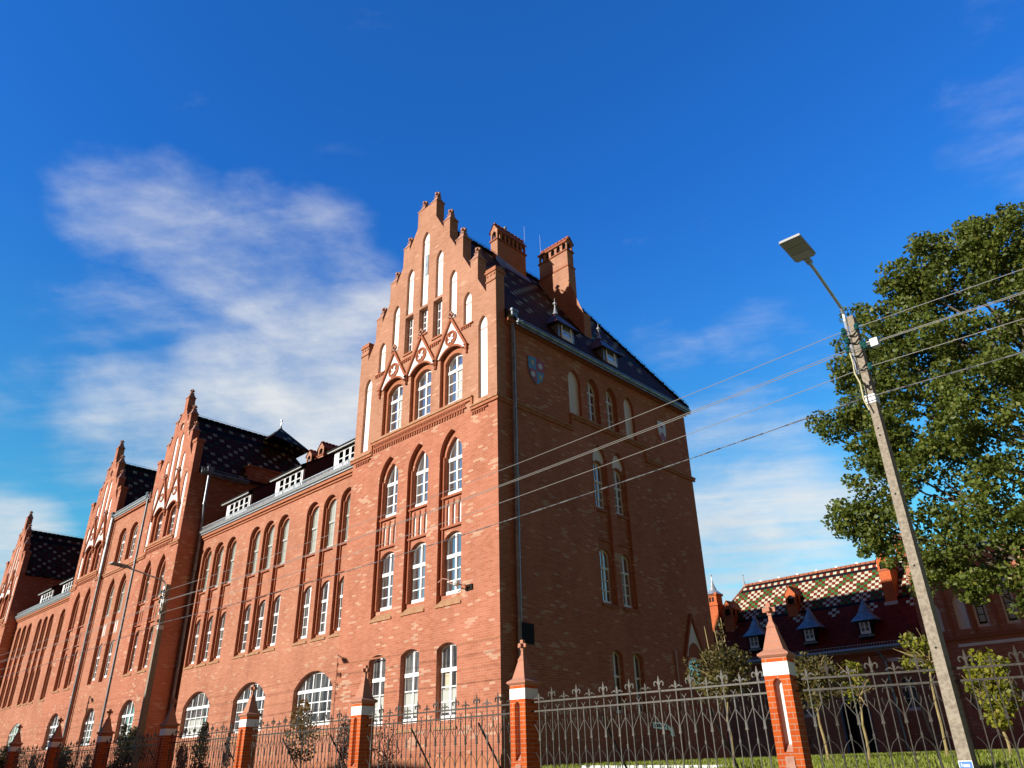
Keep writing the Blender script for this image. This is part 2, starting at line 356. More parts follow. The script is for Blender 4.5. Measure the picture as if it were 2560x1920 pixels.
def atop(u, x0, x1, zs, zt):
    a, h, cx, R, k = ainfo(x0, x1, zs, zt); d = abs(u-cx)
    if k == 'r': return zs
    if k == 'p': return zs+math.sqrt(max(0, R*R-(d+R-a)**2))
    return zt-R+math.sqrt(max(0, R*R-d*d))
def window(F, x0, x1, zb, zs, zt, w, parent, pane='glass', trans=None, mull=1, munt=2, fw=.075, th=.14, fm='frame', low=None, name='window', sillp=True):
    mb = MB(); o = arch(x0, x1, zb, zs, zt); f = fw
    i = arch(x0+f, x1-f, zb+f*1.5, zs, max(zs, zt-f*1.15)); n = min(len(o), len(i))
    for k in range(n):
        a, b, c, d = o[k], o[(k+1) % n], i[(k+1) % n], i[k]
        mb.face((F(*a, w), F(*b, w), F(*c, w), F(*d, w))); mb.face((F(*d, w), F(*c, w), F(*c, w+.05), F(*d, w+.05)))
    cx = (x0+x1)/2
    us = [x0+(x1-x0)*k/(mull+1) for k in range(1, mull+1)]
    for u in us:
        bw = .045 if mull == 1 else (.03 if u != cx else .05)
        mb.boxf(F, u-bw, u+bw, zb+f, atop(u, x0, x1, zs, zt)-f*.6, w-.012, w+.04)
    if trans: mb.boxf(F, x0+.01, x1-.01, trans-th/2, trans+th/2, w-.035, w+.04)
    top = trans-th/2 if trans else zs
    for k in range(1, munt+1):
        z = zb+f*1.5+(top-zb-f*1.5)*k/(munt+1); mb.boxf(F, x0+f*.5, x1-f*.5, z-.022, z+.022, w-.006, w+.04)
    if sillp: mb.boxf(F, x0+.005, x1-.005, zb+.003, zb+f*2.2, w-.04, w+.04)
    ob = mb.build(name, fm, parent)
    pb = MB(); pb.poly(F, o, (), w+.03); pb.build('pane', pane, ob)
    if low:
        for (a0, a1, z0, z1, mm) in low:
            lb = MB(); lb.boxf(F, a0, a1, z0, z1, w+.024, w+.028); lb.build('blind', mm, ob)
    return ob
def hole_wall(mb, F, x0, x1, zb, zs, zt, w0, w1, m=0):
    o = arch(x0, x1, zb, zs, zt); mb.rim(F, o, w0, w1, m); return o
def panel(F, x0, x1, zb, zs, zt, w, parent, m='white', line=True):
    p = MB(); p.poly(F, arch(x0, x1, zb, zs, zt), (), w); ob = p.build('plaster_panel', m, parent)
    if line and zt-zs > .2:
        l = MB(); l.boxf(F, x0, x1, zs-.13, zs-.10, w-.012, w+.01); l.build('brick_band', 'trim', ob)
    return ob
def sill_slope(F, x0, x1, zf, zbk, w, parent, over=.05):
    s = MB(); a = x0-.03; b = x1+.03
    A = [F(a, zf, -over), F(b, zf, -over), F(b, zf-.07, -over), F(a, zf-.07, -over)]; B = [F(x0, zbk, w), F(x1, zbk, w)]
    s.face((A[0], A[1], B[1], B[0])); s.face(A); s.face((A[0], A[3], F(a, zf-.07, .02), B[0])); s.face((A[1], A[2], F(b, zf-.07, .02), B[1])); s.face((A[3], A[2], F(b, zf-.07, .02), F(a, zf-.07, .02)))
    return s.build('window_sill', 'sill', parent)
def pinnacle(x, y, z, s, parent, slim=1):
    b = MB()
    b.lathe((x, y, z), [(.385*s, 0), (.385*s, .05*s), (.33*s, .08*s), (.15*s, .37*s), (.20*s, .40*s), (.19*s, .43*s), (.08*s, .50*s)], 4, 0, math.pi/4)
    b.box(x-.055*s, x+.055*s, y-.055*s, y+.055*s, z+.48*s, z+.75*s)
    b.box(x-.15*s, x+.15*s, y-.05*s, y+.05*s, z+.57*s, z+.68*s); b.box(x-.05*s, x+.05*s, y-.15*s, y+.15*s, z+.575*s, z+.675*s)
    return b.build('pinnacle', 'stone', parent)
def ring(mb, F, cx, cz, r0, r1, w0, w1, n=20, m=0):
    for k in range(n):
        a, b = 2*math.pi*k/n, 2*math.pi*(k+1)/n
        P = lambda r, t_: (cx+r*math.cos(t_), cz+r*math.sin(t_))
        mb.face((F(*P(r0, a), w0), F(*P(r1, a), w0), F(*P(r1, b), w0), F(*P(r0, b), w0)), m)
        mb.face((F(*P(r1, a), w0), F(*P(r1, b), w0), F(*P(r1, b), w1), F(*P(r1, a), w1)), m)
        mb.face((F(*P(r0, a), w0), F(*P(r0, b), w0), F(*P(r0, b), w1), F(*P(r0, a), w1)), m)
def disc(mb, F, cx, cz, r, w, n=20, m=0): mb.face([F(cx+r*math.cos(2*math.pi*k/n), cz+r*math.sin(2*math.pi*k/n), w) for k in range(n)], m)
BEAST = [(-.18, -.22), (-.06, -.16), (0, -.24), (.05, -.08), (.16, -.1), (.2, -.02), (.1, .02), (.14, .14), (.2, .2), (.1, .24), (.02, .18), (-.02, .06), (-.14, .1), (-.22, .2), (-.2, .06), (-.1, 0), (-.16, -.08), (-.24, -.12)]
def wimperg(F, cx, zb, zt, hw, parent, ahw, azs, azt, rz, rr):
    """white ornamental gable over a window"""
    b = MB(); o = [(cx-hw+.06, zb), (cx-ahw, zb)]+[p for p in reversed(arch(cx-ahw, cx+ahw, zb, azs, azt)[2:])]+[(cx+ahw, zb), (cx+hw-.06, zb), (cx, zt-.1)]
    o = [o[0], o[1]]+[p for p in o[2:-3]]+o[-3:]
    b.slab(F, o, -.03, .004); g = b.build('ornamental_gable', 'white', parent)
    t_ = MB()
    for sgn in (-1, 1):
        A = (cx+sgn*hw, zb+.02); B = (cx, zt); L = Vector((B[0]-A[0], B[1]-A[1])).normalized(); N = Vector((-L.y, L.x))*.055
        t_.slab(F, [(A[0]-N.x, A[1]-N.y), (B[0]-N.x, B[1]-N.y), (B[0]+N.x, B[1]+N.y), (A[0]+N.x, A[1]+N.y)], -.12, .003)
        t_.boxf(F, cx+sgn*hw-.06, cx+sgn*hw+.06, zb-.22, zb+.06, -.11, .002); t_.boxf(F, cx+sgn*hw-.1, cx+sgn*hw+.1, zb-.02, zb+.03, -.14, .002)
        t_.boxf(F, cx+sgn*hw-.035, cx+sgn*hw+.035, zb-.4, zb-.2, -.08, .002)
    ar = arch(cx-ahw, cx+ahw, zb, azs, azt)[2:]; ar2 = arch(cx-ahw-.09, cx+ahw+.09, zb, azs, azt+.09)[2:]
    for a, c, d, e in zip(ar, ar[1:], ar2[1:], ar2):
        t_.face((F(*a, -.06), F(*c, -.06), F(*d, -.06), F(*e, -.06))); t_.face((F(*e, -.06), F(*d, -.06), F(*d, .0), F(*e, .0))); t_.face((F(*a, -.06), F(*c, -.06), F(*c, .22), F(*a, .22)))
    t_.build('moulding', 'trimd', g)
    fb = MB(); fb.boxf(F, cx-.05, cx+.05, zt-.02, zt+.34, -.12, -.02); fb.boxf(F, cx-.15, cx+.15, zt+.1, zt+.22, -.11, -.03); fb.boxf(F, cx-.04, cx+.04, zt+.12, zt+.2, -.2, .03); fb.build('finial', 'stone', g)
    rb = MB(); ring(rb, F, cx, rz, rr*.8, rr, -.075, 0); ring(rb, F, cx, rz, rr*.62, rr*.72, -.06, 0); disc(rb, F, cx, rz, rr*.8, -.04)
    for k in range(4):
        a = math.pi/4+k*math.pi/2; rb.boxf(F, cx+rr*.62*math.cos(a)-.05, cx+rr*.62*math.cos(a)+.05, rz+rr*.62*math.sin(a)-.05, rz+rr*.62*math.sin(a)+.05, -.07, -.03)
    rb.build('roundel', 'trimd', g)
    lb = MB(); s = rr/.36*.8; lb.slab(F, [(cx+.03+x*s, rz-.03+y*s) for x, y in BEAST], -.085, -.04); lb.build('relief', 'white', g)
    return g
def course(segs, F, parent, name='string_course', h=.17, pr=.12):
    b = MB()
    for (u0, v0, u1, v1) in segs:
        if abs(u1-u0) > abs(v1-v0):
            b.boxf(F, u0, u1, v0-.05, v0+.02, -pr, .01, 1); b.boxf(F, u0, u1, v0-h, v0-.05, -pr*.6, .01, 0)
        else: b.boxf(F, u0-.055, u0+.055, min(v0, v1)-h, max(v0, v1)-.05, -pr*.55, .01, 0)
    return b.build(name, ['trim', 'sill'], parent)
def teeth(u0, u1, v0, v1, F, parent, step=.16, pr=.05, base=.002):
    b = MB(); n = int((u1-u0)/step)
    for k in range(n): b.boxf(F, u0+k*step, u0+k*step+step*.5, v0, v1, -pr, base)
    b.boxf(F, u0, u1, v1, v1+.06, -pr-.02, base)
    return b.build('dentil_band', 'trimd', parent)
def gable_outline(x0, x1, zbase, pier, pz, steps, slope_pts):
    """steps: right half list of (u_in, u_out, ztop); mirrored; slope line between piers"""
    cx = (x0+x1)/2; right = []
    (sa, sz), (sb, sw) = slope_pts
    sl = lambda u: sz+(u-sa)*(sw-sz)/(sb-sa)
    for i, (ui, uo, z) in enumerate(steps):
        if i == 0: right.append((ui, min(z, sl(ui)+.2)))
        else: right.append((ui, sl(ui)))
        right += [(ui, z), (uo, z), (uo, sl(uo))]
    right += [(x1-pier, sl(x1-pier)), (x1-pier, pz), (x1, pz), (x1, zbase)]
    left = [(2*cx-u, v) for u, v in reversed(right)]
    pts = left+right; out = []
    for p in pts:
        if not out or (abs(p[0]-out[-1][0])+abs(p[1]-out[-1][1])) > 1e-4: out.append(p)
    return out

# ------------------------------------------------------------------ ground
def gz(y):
    K = [(-400, 0), (-12.3, 0), (-12.25, .12), (-9.5, .25), (-7.6, .9), (-4, 1.35), (-1.6, 1.57), (1, 1.70), (5, 1.765), (12, 1.85), (26, 1.96), (45, 2.1), (900, 2.2)]
    for (a, b), (c, d) in zip(K, K[1:]):
        if y <= c: return b+(d-b)*(y-a)/(c-a)
    return 2.2
g = MB(); ys = [-400, -120, -60, -30, -22, -12.3, -12.25, -9.5, -8.5, -7.6, -6, -4, -2.5, -1, 2, 5, 8, 12, 18, 26, 45, 100, 300, 900]; xs = [-900, -300, -120]+list(range(-80, 81, 8))+[120, 300, 900]
for a, b in zip(ys, ys[1:]):
    for c, d in zip(xs, xs[1:]): g.face(((c, a, gz(a)-.01), (d, a, gz(a)-.01), (d, b, gz(b)-.01), (c, b, gz(b)-.01)))
tag(g.build('ground', 'grass'), kind='structure')
g = MB(); g.face(((-400, -22, -.002), (400, -22, -.002), (400, -12.35, -.002), (-400, -12.35, -.002)))
tag(g.build('road', 'asphalt'), kind='structure')
g = MB()
for k in range(-40, 40): g.face(((k*6, -17.2, .003), (k*6+3, -17.2, .003), (k*6+3, -17.08, .003), (k*6, -17.08, .003)))
tag(g.build('road_marking', 'white'), kind='structure')
g = MB(); g.box(-400, 400, -12.35, -12.2, -.1, .135); g.face(((-400, -12.2, .13), (400, -12.2, .13), (400, -9.5, .256), (-400, -9.5, .256))); g.face(((-400, -9.5, .256), (400, -9.5, .256), (400, -8.2, .68), (-400, -8.2, .68)))
tag(g.build('pavement', 'paving'), kind='structure')
# blades of grass on the lit lawn: nobody could count them
gb = MB(); rg = random.Random(3)
for k in range(42000):
    y = -2.6+rg.random()**1.4*27; x = y*.30+rg.uniform(-1.5, 16)
    if x < .4 and -.4 < y < 14.2: continue
    z = gz(y)-.012; h = rg.uniform(.04, .12); a = rg.uniform(0, math.pi); d = Vector((math.cos(a), math.sin(a), 0))*.02; b_ = Vector((rg.uniform(-.04, .04), rg.uniform(-.04, .04), h))
    gb.face((Vector((x, y, z))-d, Vector((x, y, z))+d, Vector((x, y, z))+b_))
M['blade'] = leafmat('grass_blade', (.17, .22, .022), (.28, .32, .04), (.38, .35, .08), .35)
tag(gb.build('grass', 'blade'), kind='stuff')

# ------------------------------------------------------------------ the school
S = thing('school_building', 'long red brick neo-gothic school with stepped gables and a tall corner wing', 'building')
F0 = FR(0.0); SX = SD(0.0)
CX3 = [-6.71, -4.73, -2.72]
wl_ = MB()
out = gable_outline(-9.47, 0, 14.4, .57, 20.4, [(-4.48, -4.04, 26.69), (-3.45, -3.0, 24.96), (-2.53, -2.07, 23.32), (-1.55, -1.09, 21.65)], ((-4.04, 25.70), (-.57, 19.56)))
holes = []; g2 = wl_
niches = [(-1.06, -.52, 14.74, 18.05, 18.5), (-1.98, -1.48, 18.5, 19.72, 20.12), (-2.94, -2.44, 19.2, 21.35, 21.8), (-3.92, -3.42, 20.85, 23.0, 23.44), (-5.0, -4.47, 20.85, 24.62, 25.11)]
niches += [(-9.47-b, -9.47-a, c, d, e) for a, b, c, d, e in niches[:4]]
for nn_ in niches: holes.append(hole_wall(wl_, F0, *nn_, 0, .12))
att = [(-6.06, -5.46, 18.7, 20.72, 20.72), (-5.04, -4.42, 19.26, 20.72, 20.72), (-4.03, -3.42, 18.7, 20.72, 20.72)]
for a in att: holes.append(hole_wall(wl_, F0, *a, 0, .26))
top3 = [(c-.71, c+.71, 15.12, 17.42, 17.76) for c in CX3]
for a in top3: holes.append(hole_wall(wl_, F0, *a, 0, .16, 1))
wl_.poly(F0, out, holes, 0, 0)
for a in top3:
    c = (a[0]+a[1])/2; i = (c-.56, c+.56, 15.2, 17.2, 17.52); wl_.poly(F0, arch(*a), [arch(*i)], .16, 1); wl_.rim(F0, arch(*i), .16, .36, 1)
wl_.poly(F0, out, (), .5, 0); wl_.rim(F0, out[:-1] if False else out, 0, .5, 0)
wl_.build('gable_wall', ['brick2', 'trim'], S)
for nn_ in niches: panel(F0, *nn_, .12, S)
lv = MB(); lv.boxf(F0, -4.83, -4.63, 22.6, 23.75, .085, .13); lv.build('louvre_slit', 'zinc', S)
for a in att: window(F0, a[0]+.02, a[1]-.02, a[2]+.1, a[3]-.03, a[3]-.03, .24, S, 'glass', None, 1, 3, .06)
for a in att:
    b = MB(); b.boxf(F0, a[0]-.02, a[1]+.02, a[2]-.06, a[2]+.02, -.06, .2); b.build('window_sill', 'trim', S)
for c, pm in zip(CX3, ((.02, .48),)*3): 
    lw = [(c+.06, c+.48, 15.35, 17.0, 'blind')] if c != CX3[1] else None
    window(F0, c-.56, c+.56, 15.2, 17.2, 17.52, .34, S, 'glass', 16.78, 1, 2, low=lw)
for c in CX3: wimperg(F0, c, 17.48, 19.2, .98, S, .71, 17.42, 17.76, 18.2, .37)
for x0, x1, z in ((-8.15, -7.4, 18.42), (-6.25, -5.3, 18.42), (-4.3, -3.4, 18.42), (-2.1, -1.36, 18.42)): teeth(x0, x1, z-.12, z-.02, F0, S, .13)
for u, z in ((-4.26, 26.69), (-3.22, 24.96), (-2.3, 23.32), (-1.32, 21.65)):
    for s in (u, -9.47-u): pinnacle(s, .25, z, 1.0, S)
for u in (-.285, -9.185):
    b = MB(); b.box(u-.33, u+.33, -.05, .55, 20.4, 20.5); b.box(u-.3, u+.3, -.02, .52, 20.5, 20.62); b.box(u-.3, u+.3, -.045, .0, 19.95, 20.02)
    for k in range(3): b.box(u-.24+k*.2, u-.16+k*.2, -.03, 0, 20.22, 20.32)
    b.build('pier_cap', 'trim', S)
b = MB(); b.bar((-4.95, .25, 26.5), (-4.5, .25, 27.0), .05); b.bar((-4.5, .25, 26.5), (-4.95, .25, 27.0), .05); b.build('gable_cross', 'stone', S)
# lower front
wl_ = MB(); holes = []
tall = [(c-.67, c+.67, 7.05, 12.85, 13.95) for c in (-6.68, -4.69, -2.65)]
for a in tall: holes.append(hole_wall(wl_, F0, *a, 0, .2, 1))
gr = [(c-.545, c+.545, 3.2, 5.52, 5.72) for c in (-6.74, -4.74, -2.68)]
for a in gr: holes.append(hole_wall(wl_, F0, *a, 0, .24))
wl_.poly(F0, [(-9.47, 1.2), (0, 1.2), (0, 14.4), (-9.47, 14.4)], holes, 0, 0)
for a in tall:
    c = (a[0]+a[1])/2; up = (c-.53, c+.53, 11.28, 12.72, 13.68); lo = (c-.55, c+.55, 7.42, 9.47, 9.78); bl = [(c-.42+k*.34, c-.42+k*.34+.17, 10.06, 10.78, 10.93) for k in range(3)]
    wl_.poly(F0, arch(*a), [arch(*up), arch(*lo)]+[arch(*q) for q in bl], .2, 0)
    for q in (up, lo): wl_.rim(F0, arch(*q), .2, .38, 1)
    for q in bl: wl_.rim(F0, arch(*q), .2, .28, 1)
wl_.build('front_wall', ['brick', 'trimd'], S)
for i_, a in enumerate(tall):
    c = (a[0]+a[1])/2
    window(F0, c-.53, c+.53, 11.28, 12.72, 13.68, .36, S, 'glass', 12.78, 1, 2); window(F0, c-.55, c+.55, 7.42, 9.47, 9.78, .36, S, 'glass', 8.88, 1, 2)
    for k in range(3): panel(F0, c-.42+k*.34, c-.42+k*.34+.17, 10.06, 10.78, 10.93, .275, S, 'white', False)
    b = MB(); b.boxf(F0, c-.67, c+.67, 11.14, 11.22, .1, .22); b.boxf(F0, c-.67, c+.67, 9.92, 9.99, .1, .22)
    for k in range(3): b.boxf(F0, c-.37+k*.34, c-.30+k*.34, 10.93, 11.06, .165, .21)
    b.boxf(F0, c-.60, c-.54, 7.45, 12.9, .13, .21); b.boxf(F0, c+.56, c+.62, 7.45, 12.9, .13, .21)
    b.build('ledge', 'trimd', S); sill_slope(F0, a[0], a[1], 7.05, 7.44, .37, S)
for i_, a in enumerate(gr):
    c = (a[0]+a[1])/2; lw = [(a[0]+.1, c-.05, 3.45, 4.22, 'blind'), (c+.05, a[1]-.1, 3.45, 4.22, 'blind')]
    if i_ == 2: lw += [(a[0]+.22, c-.06, 4.22, 4.72, 'drape'), (c+.24, a[1]-.1, 4.22, 4.72, 'drape')]
    window(F0, *a, .22, S, 'glassd', 4.83, 1, 2, low=lw)
    sill_slope(F0, a[0], a[1], 2.98, 3.2, .24, S)
course([(-9.6, 14.52, -8.04, 14.52), (-8.04, 14.52, -8.04, 14.97), (-8.09, 14.97, -1.36, 14.97), (-1.41, 14.97, -1.41, 14.52), (-1.46, 14.52, .1, 14.52)], F0, S)
teeth(-7.9, -1.75, 14.42, 14.56, F0, S, .16, .05); teeth(-7.9, -1.75, 14.62, 14.76, F0, S, .1, .03)
teeth(-9.2, -8.1, 14.12, 14.22, F0, S, .13); teeth(-1.4, -.5, 14.12, 14.22, F0, S, .13)
b = MB(); b.box(-9.47, -6.0, -.006, .0, 5.58, 5.64); b.box(-2.0, -.0, -.006, 0, 5.58, 5.64); b.box(-9.47, 0, -.05, .02, 1.2, 2.1); b.build('plinth', 'trim', S)
# side wall of the corner wing
wl_ = MB(); holes = []
blind = [(4.38, 5.2, 15.18, 16.8, 17.38), (8.4, 9.18, 15.18, 16.8, 17.38)]; tw = [(5.66, 6.52, 15.24, 16.8, 17.4), (7.0, 7.86, 15.24, 16.8, 17.4)]
for a in blind+tw: holes.append(hole_wall(wl_, SX, *a, 0, .14, 1))
pr_ = [(5.72, 6.68, 7.36, 13.45, 14.2), (7.08, 8.04, 7.36, 13.45, 14.2)]
for a in pr_: holes.append(hole_wall(wl_, SX, *a, 0, .12, 0))
gs = [(6.02, 6.7, 3.45, 5.5, 5.68), (7.36, 8.02, 3.45, 5.5, 5.68)]
for a in gs: holes.append(hole_wall(wl_, SX, *a, 0, .22))
wl_.poly(SX, [(0, 1.2), (13.75, 1.2), (13.75, 18.2), (.5, 18.2), (.5, 14.4), (0, 14.4)], holes, 0, 0)
for a in tw: wl_.poly(SX, arch(*a), [arch(a[0]+.07, a[1]-.07, a[2]+.04, a[3]-.05, a[4]-.08)], .14, 0); wl_.rim(SX, arch(a[0]+.07, a[1]-.07, a[2]+.04, a[3]-.05, a[4]-.08), .14, .26)
for a in pr_:
    c = (a[0]+a[1])/2; u = (c-.36, c+.36, 11.34, 13.1, 13.42); l = (c-.36, c+.36, 7.45, 9.42, 9.62)
    wl_.poly(SX, arch(*a), [arch(*u), arch(*l)], .12, 0)
    for q in (u, l): wl_.rim(SX, arch(*q), .12, .28)
wl_.build('side_wall', ['brick', 'trimd'], S)
for a in blind: panel(SX, *a, .138, S, 'white', False)
for i_, a in enumerate(tw): window(SX, a[0]+.07, a[1]-.07, a[2]+.04, a[3]-.05, a[4]-.08, .22, S, 'glasss', 16.7, 1, 2, .05, .09)
for a in pr_:
    c = (a[0]+a[1])/2
    window(SX, c-.36, c+.36, 11.34, 13.1, 13.42, .24, S, 'glasss', 12.55, 1, 2, .05, .08); window(SX, c-.36, c+.36, 7.45, 9.42, 9.62, .24, S, 'glasss', 8.85, 1, 2, .05, .08)
    p = MB(); p.poly(SX, [(a[0]+.06, 13.5)]+[(x, z) for x, z in reversed(arch(c-.4, c+.4, 11, 13.2, 13.5)[2:])][3:-3]+[(a[1]-.06, 13.5)]+[(x, z-.05) for x, z in arch(a[0]+.06, a[1]-.06, 13.5, 13.5, 14.15)[2:]][1:-1], (), .115); p.build('plaster_panel', 'white', S)
    b = MB(); b.boxf(SX, a[0], a[1], 11.2, 11.32, .04, .2); b.boxf(SX, a[0]-.05, a[1]+.05, 7.26, 7.38, -.05, .2); b.boxf(SX, a[0], a[1], 9.95, 10.03, .05, .13); b.build('ledge', 'trimd', S)
for a in gs: window(SX, *a, .2, S, 'glassd', 4.75, 1, 1, .05, .08)
course([(.02, 14.5, 4.42, 14.5), (4.42, 14.5, 4.42, 15.1), (4.36, 15.1, 9.85, 15.1), (9.8, 15.1, 9.8, 14.5), (9.74, 14.5, 13.9, 14.5)], SX, S)
b = MB(); b.boxf(SX, .5, 13.9, 17.95, 18.06, -.1, .02); b.boxf(SX, .5, 13.95, 18.06, 18.2, -.2, .02); b.build('eaves_cornice', 'trimd', S)
b = MB(); b.box(-9.46, -.4, 13.35, 13.75, 1.2, 18.2); b.box(-9.46, -9.2, .5, 13.4, 1.2, 18.2); b.build('rear_wall', 'brick', S)
# portal gable low on the side wall
b = MB(); b.slab(SX, [(11.2, 5.85), (11.37, 5.85)]+list(reversed(arch(11.37, 12.43, 5.0, 5.85, 6.45)[3:-1]))+[(12.43, 5.85), (12.6, 5.85), (11.9, 7.35)], -.04, .003); pg = b.build('portal_gable', 'white', S)
b = MB(); b.poly(SX, arch(11.3, 12.5, 2.0, 5.85, 6.5), (), -.006); b.build('portal_recess', 'trimd', pg)
b = MB(); ring(b, SX, 11.75, 5.25, .5, .57, -.05, -.005, 20); b.boxf(SX, 11.26, 12.24, 5.23, 5.27, -.04, -.006); b.boxf(SX, 11.73, 11.77, 4.76, 5.74, -.04, -.006); rw = b.build('round_window', 'frame', pg)
b = MB(); disc(b, SX, 11.75, 5.25, .5, -.02); b.build('pane', 'glassd', rw)
b = MB(); b.poly(SX, [(11.26, 4.75), (11.32, 4.6), (11.5, 4.7), (11.3, 5.2)], (), -.012); b.build('plaster_panel', 'white', pg)
b = MB()
for sgn in (-1, 1): b.bar((.06, 11.9+sgn*.85, 5.7), (.06, 11.9, 7.65), .07)
b.build('moulding', 'trimd', pg)
b = MB(); b.bar((.06, 10.35, 2.2), (.06, 10.35, 6.0), .035, 0, 6); b.build('thin_pipe', 'zincl', S)
# shields
def shield(cy, cz, w, h): return [(cy-w, cz+h*.9), (cy, cz+h), (cy+w, cz+h*.9), (cy+w*.98, cz), (cy+w*.7, cz-h*.6), (cy, cz-h), (cy-w*.7, cz-h*.6), (cy-w*.98, cz)]
b = MB(); b.slab(SX, shield(2.28, 16.38, .48, .62), -.05, .004); s1 = b.build('coat_of_arms', 'sblue', S); tag(s1, 'quartered blue and red shield on the shaded brick wall')
b = MB(); b.poly(SX, [(2.28, 16.4), (2.75, 16.4), (2.76, 16.94), (2.28, 17.0)], (), -.054); b.poly(SX, [(1.81, 16.4), (2.28, 16.4), (2.28, 15.78), (1.95, 16.02)], (), -.054); b.build('red_quarter', 'sred', s1)
b = MB()
for cy, cz in ((2.52, 16.68), (2.06, 16.17)):
    for a in range(4): 
        an = math.pi/4*a; b.poly(SX, [(cy+.14*math.cos(an)+.03*math.sin(an), cz+.14*math.sin(an)-.03*math.cos(an)), (cy+.14*math.cos(an)-.03*math.sin(an), cz+.14*math.sin(an)+.03*math.cos(an)), (cy-.14*math.cos(an)-.03*math.sin(an), cz-.14*math.sin(an)+.03*math.cos(an)), (cy-.14*math.cos(an)+.03*math.sin(an), cz-.14*math.sin(an)-.03*math.cos(an))], (), -.058-.001*a)
b.build('cross_charge', 'swht', s1)
b = MB()
for cy, cz in ((2.06, 16.68), (2.5, 16.14)): b.poly(SX, [(cy-.12, cz-.12), (cy-.02, cz-.05), (cy+.08, cz-.14), (cy+.05, cz+.02), (cy+.12, cz+.1), (cy, cz+.14), (cy-.1, cz+.1), (cy-.06, cz)], (), -.058)
b.build('beast_charge', 'syel', s1)
b = MB(); b.slab(SX, shield(11.42, 16.36, .34, .55), -.05, .004); s2 = b.build('coat_of_arms', 'swht', S); tag(s2, 'white shield with red castle towers on the shaded wall')
b = MB()
for cy, cz, w, h in ((11.42, 16.1, .11, .2), (11.25, 16.02, .07, .12), (11.59, 16.02, .07, .12), (11.36, 16.62, .14, .08)):
    b = MB(); b.boxf(SX, cy-w, cy+w, cz-h, cz+h*.7, -.056, -.05)
    for k in (-1, 0, 1): b.boxf(SX, cy+k*w*.75-w*.2, cy+k*w*.75+w*.2, cz+h*.7, cz+h, -.056, -.05)
    b.build('castle_charge', 'sred', s2)

# corner roof : ridge along depth, hipped at the back
def slope(mb, e0, e1, r0, r1, m=0):
    """a roof plane from eave e0-e1 to ridge r0-r1, tile rows counted from the ridge"""
    e0, e1, r0, r1 = map(Vector, (e0, e1, r0, r1)); L = (e1-e0).normalized(); n = (e1-e0).cross(r0-e0).normalized(); up = n.cross(L)
    up = up if up.z > 0 else -up
    uv = lambda p: ((p-e0).dot(L), (r0-p).dot(up))
    pts = [e0, e1, r1, r0] if (r1-r0).length > 1e-4 else [e0, e1, r0]
    mb.face(pts, m, [uv(p) for p in pts])
b = MB(); xr, zr, ze = -4.735, 26.1, 18.3; ye = 13.9; yr = 11.0; xe = .28
slope(b, (xe, .5, ze), (xe, ye, ze), (xr, .5, zr), (xr, yr, zr)); slope(b, (-9.75, ye, ze), (-9.75, .5, ze), (xr, yr, zr), (xr, .5, zr)); slope(b, (xe, ye, ze), (-9.75, ye, ze), (xr, yr, zr), (xr, yr, zr))
b.face(((xe, .5, ze-.02), (xe, ye, ze-.02), (-9.75, ye, ze-.02), (-9.75, .5, ze-.02)))
rf = b.build('roof', 'tile', S)
b = MB()
for k in range(26): b.box(xr-.1, xr+.1, .5+k*.42, .5+k*.42+.36, zr-.03, zr+.1)
for k in range(26):
    p = Vector((xr, yr, zr)).lerp(Vector((xe, ye, ze)), k/26); q = Vector((xr, yr, zr)).lerp(Vector((xe, ye, ze)), (k+.86)/26); b.bar(p+Vector((0, 0, .04)), q+Vector((0, 0, .04)), .1)
    if k % 2: b.bar(p+Vector((0, 0, .1)), p+Vector((0, 0, .28)), .02)
b.bar(Vector((xr, .6, zr+.28)), Vector((xr, yr, zr+.28)), .01); b.bar(Vector((xr, yr, zr+.28)), Vector((xe, ye, ze+.28)), .01)
b.build('ridge_tiles', 'dark', rf)
def gutter(p0, p1, nrm, parent, r=.09, guard=.13, step=.16):
    b = MB(); p0 = Vector(p0); p1 = Vector(p1); d = (p1-p0).normalized(); nrm = Vector(nrm)
    b.bar(p0, p1, r, 0, 8); L = (p1-p0).length; k = 0
    b.bar(p0+Vector((0, 0, r+guard)), p1+Vector((0, 0, r+guard)), .02); b.bar(p0-Vector((0, 0, r+.06)), p1-Vector((0, 0, r+.06)), .03)
    while k*step < L: q = p0+d*k*step; b.bar(q+Vector((0, 0, r*.5)), q+Vector((0, 0, r+guard)), .018); b.bar(q+nrm*r-Vector((0, 0, .02)), q+nrm*r+Vector((0, 0, .05)), .03); k += 1
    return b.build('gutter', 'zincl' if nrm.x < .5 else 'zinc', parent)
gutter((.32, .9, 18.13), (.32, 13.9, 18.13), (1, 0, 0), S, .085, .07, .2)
def pipe(pts, parent, r=.075, col='zinc', hop=True):
    b = MB(); pts = [Vector(p) for p in pts]
    for a, c in zip(pts, pts[1:]):
        b.bar(a, c, r, 0, 8); n = max(1, int((c-a).length/2.2))
        for k in range(1, n+1): q = a.lerp(c, k/n-.02); b.bar(q, q+(a-c).normalized()*.07, r*1.25, 0, 8)
    if hop: p = pts[0]; b.box(p.x-r*1.9, p.x+r*1.9, p.y-r*1.9, p.y+r*1.9, p.z-.05, p.z+.18); b.box(p.x-r*2.3, p.x+r*2.3, p.y-r*2.3, p.y+r*2.3, p.z+.18, p.z+.28)
    return b.build('downpipe', col, parent)
pipe([(.105, .84, 18.4), (.105, .84, 2.0)], S, .085)
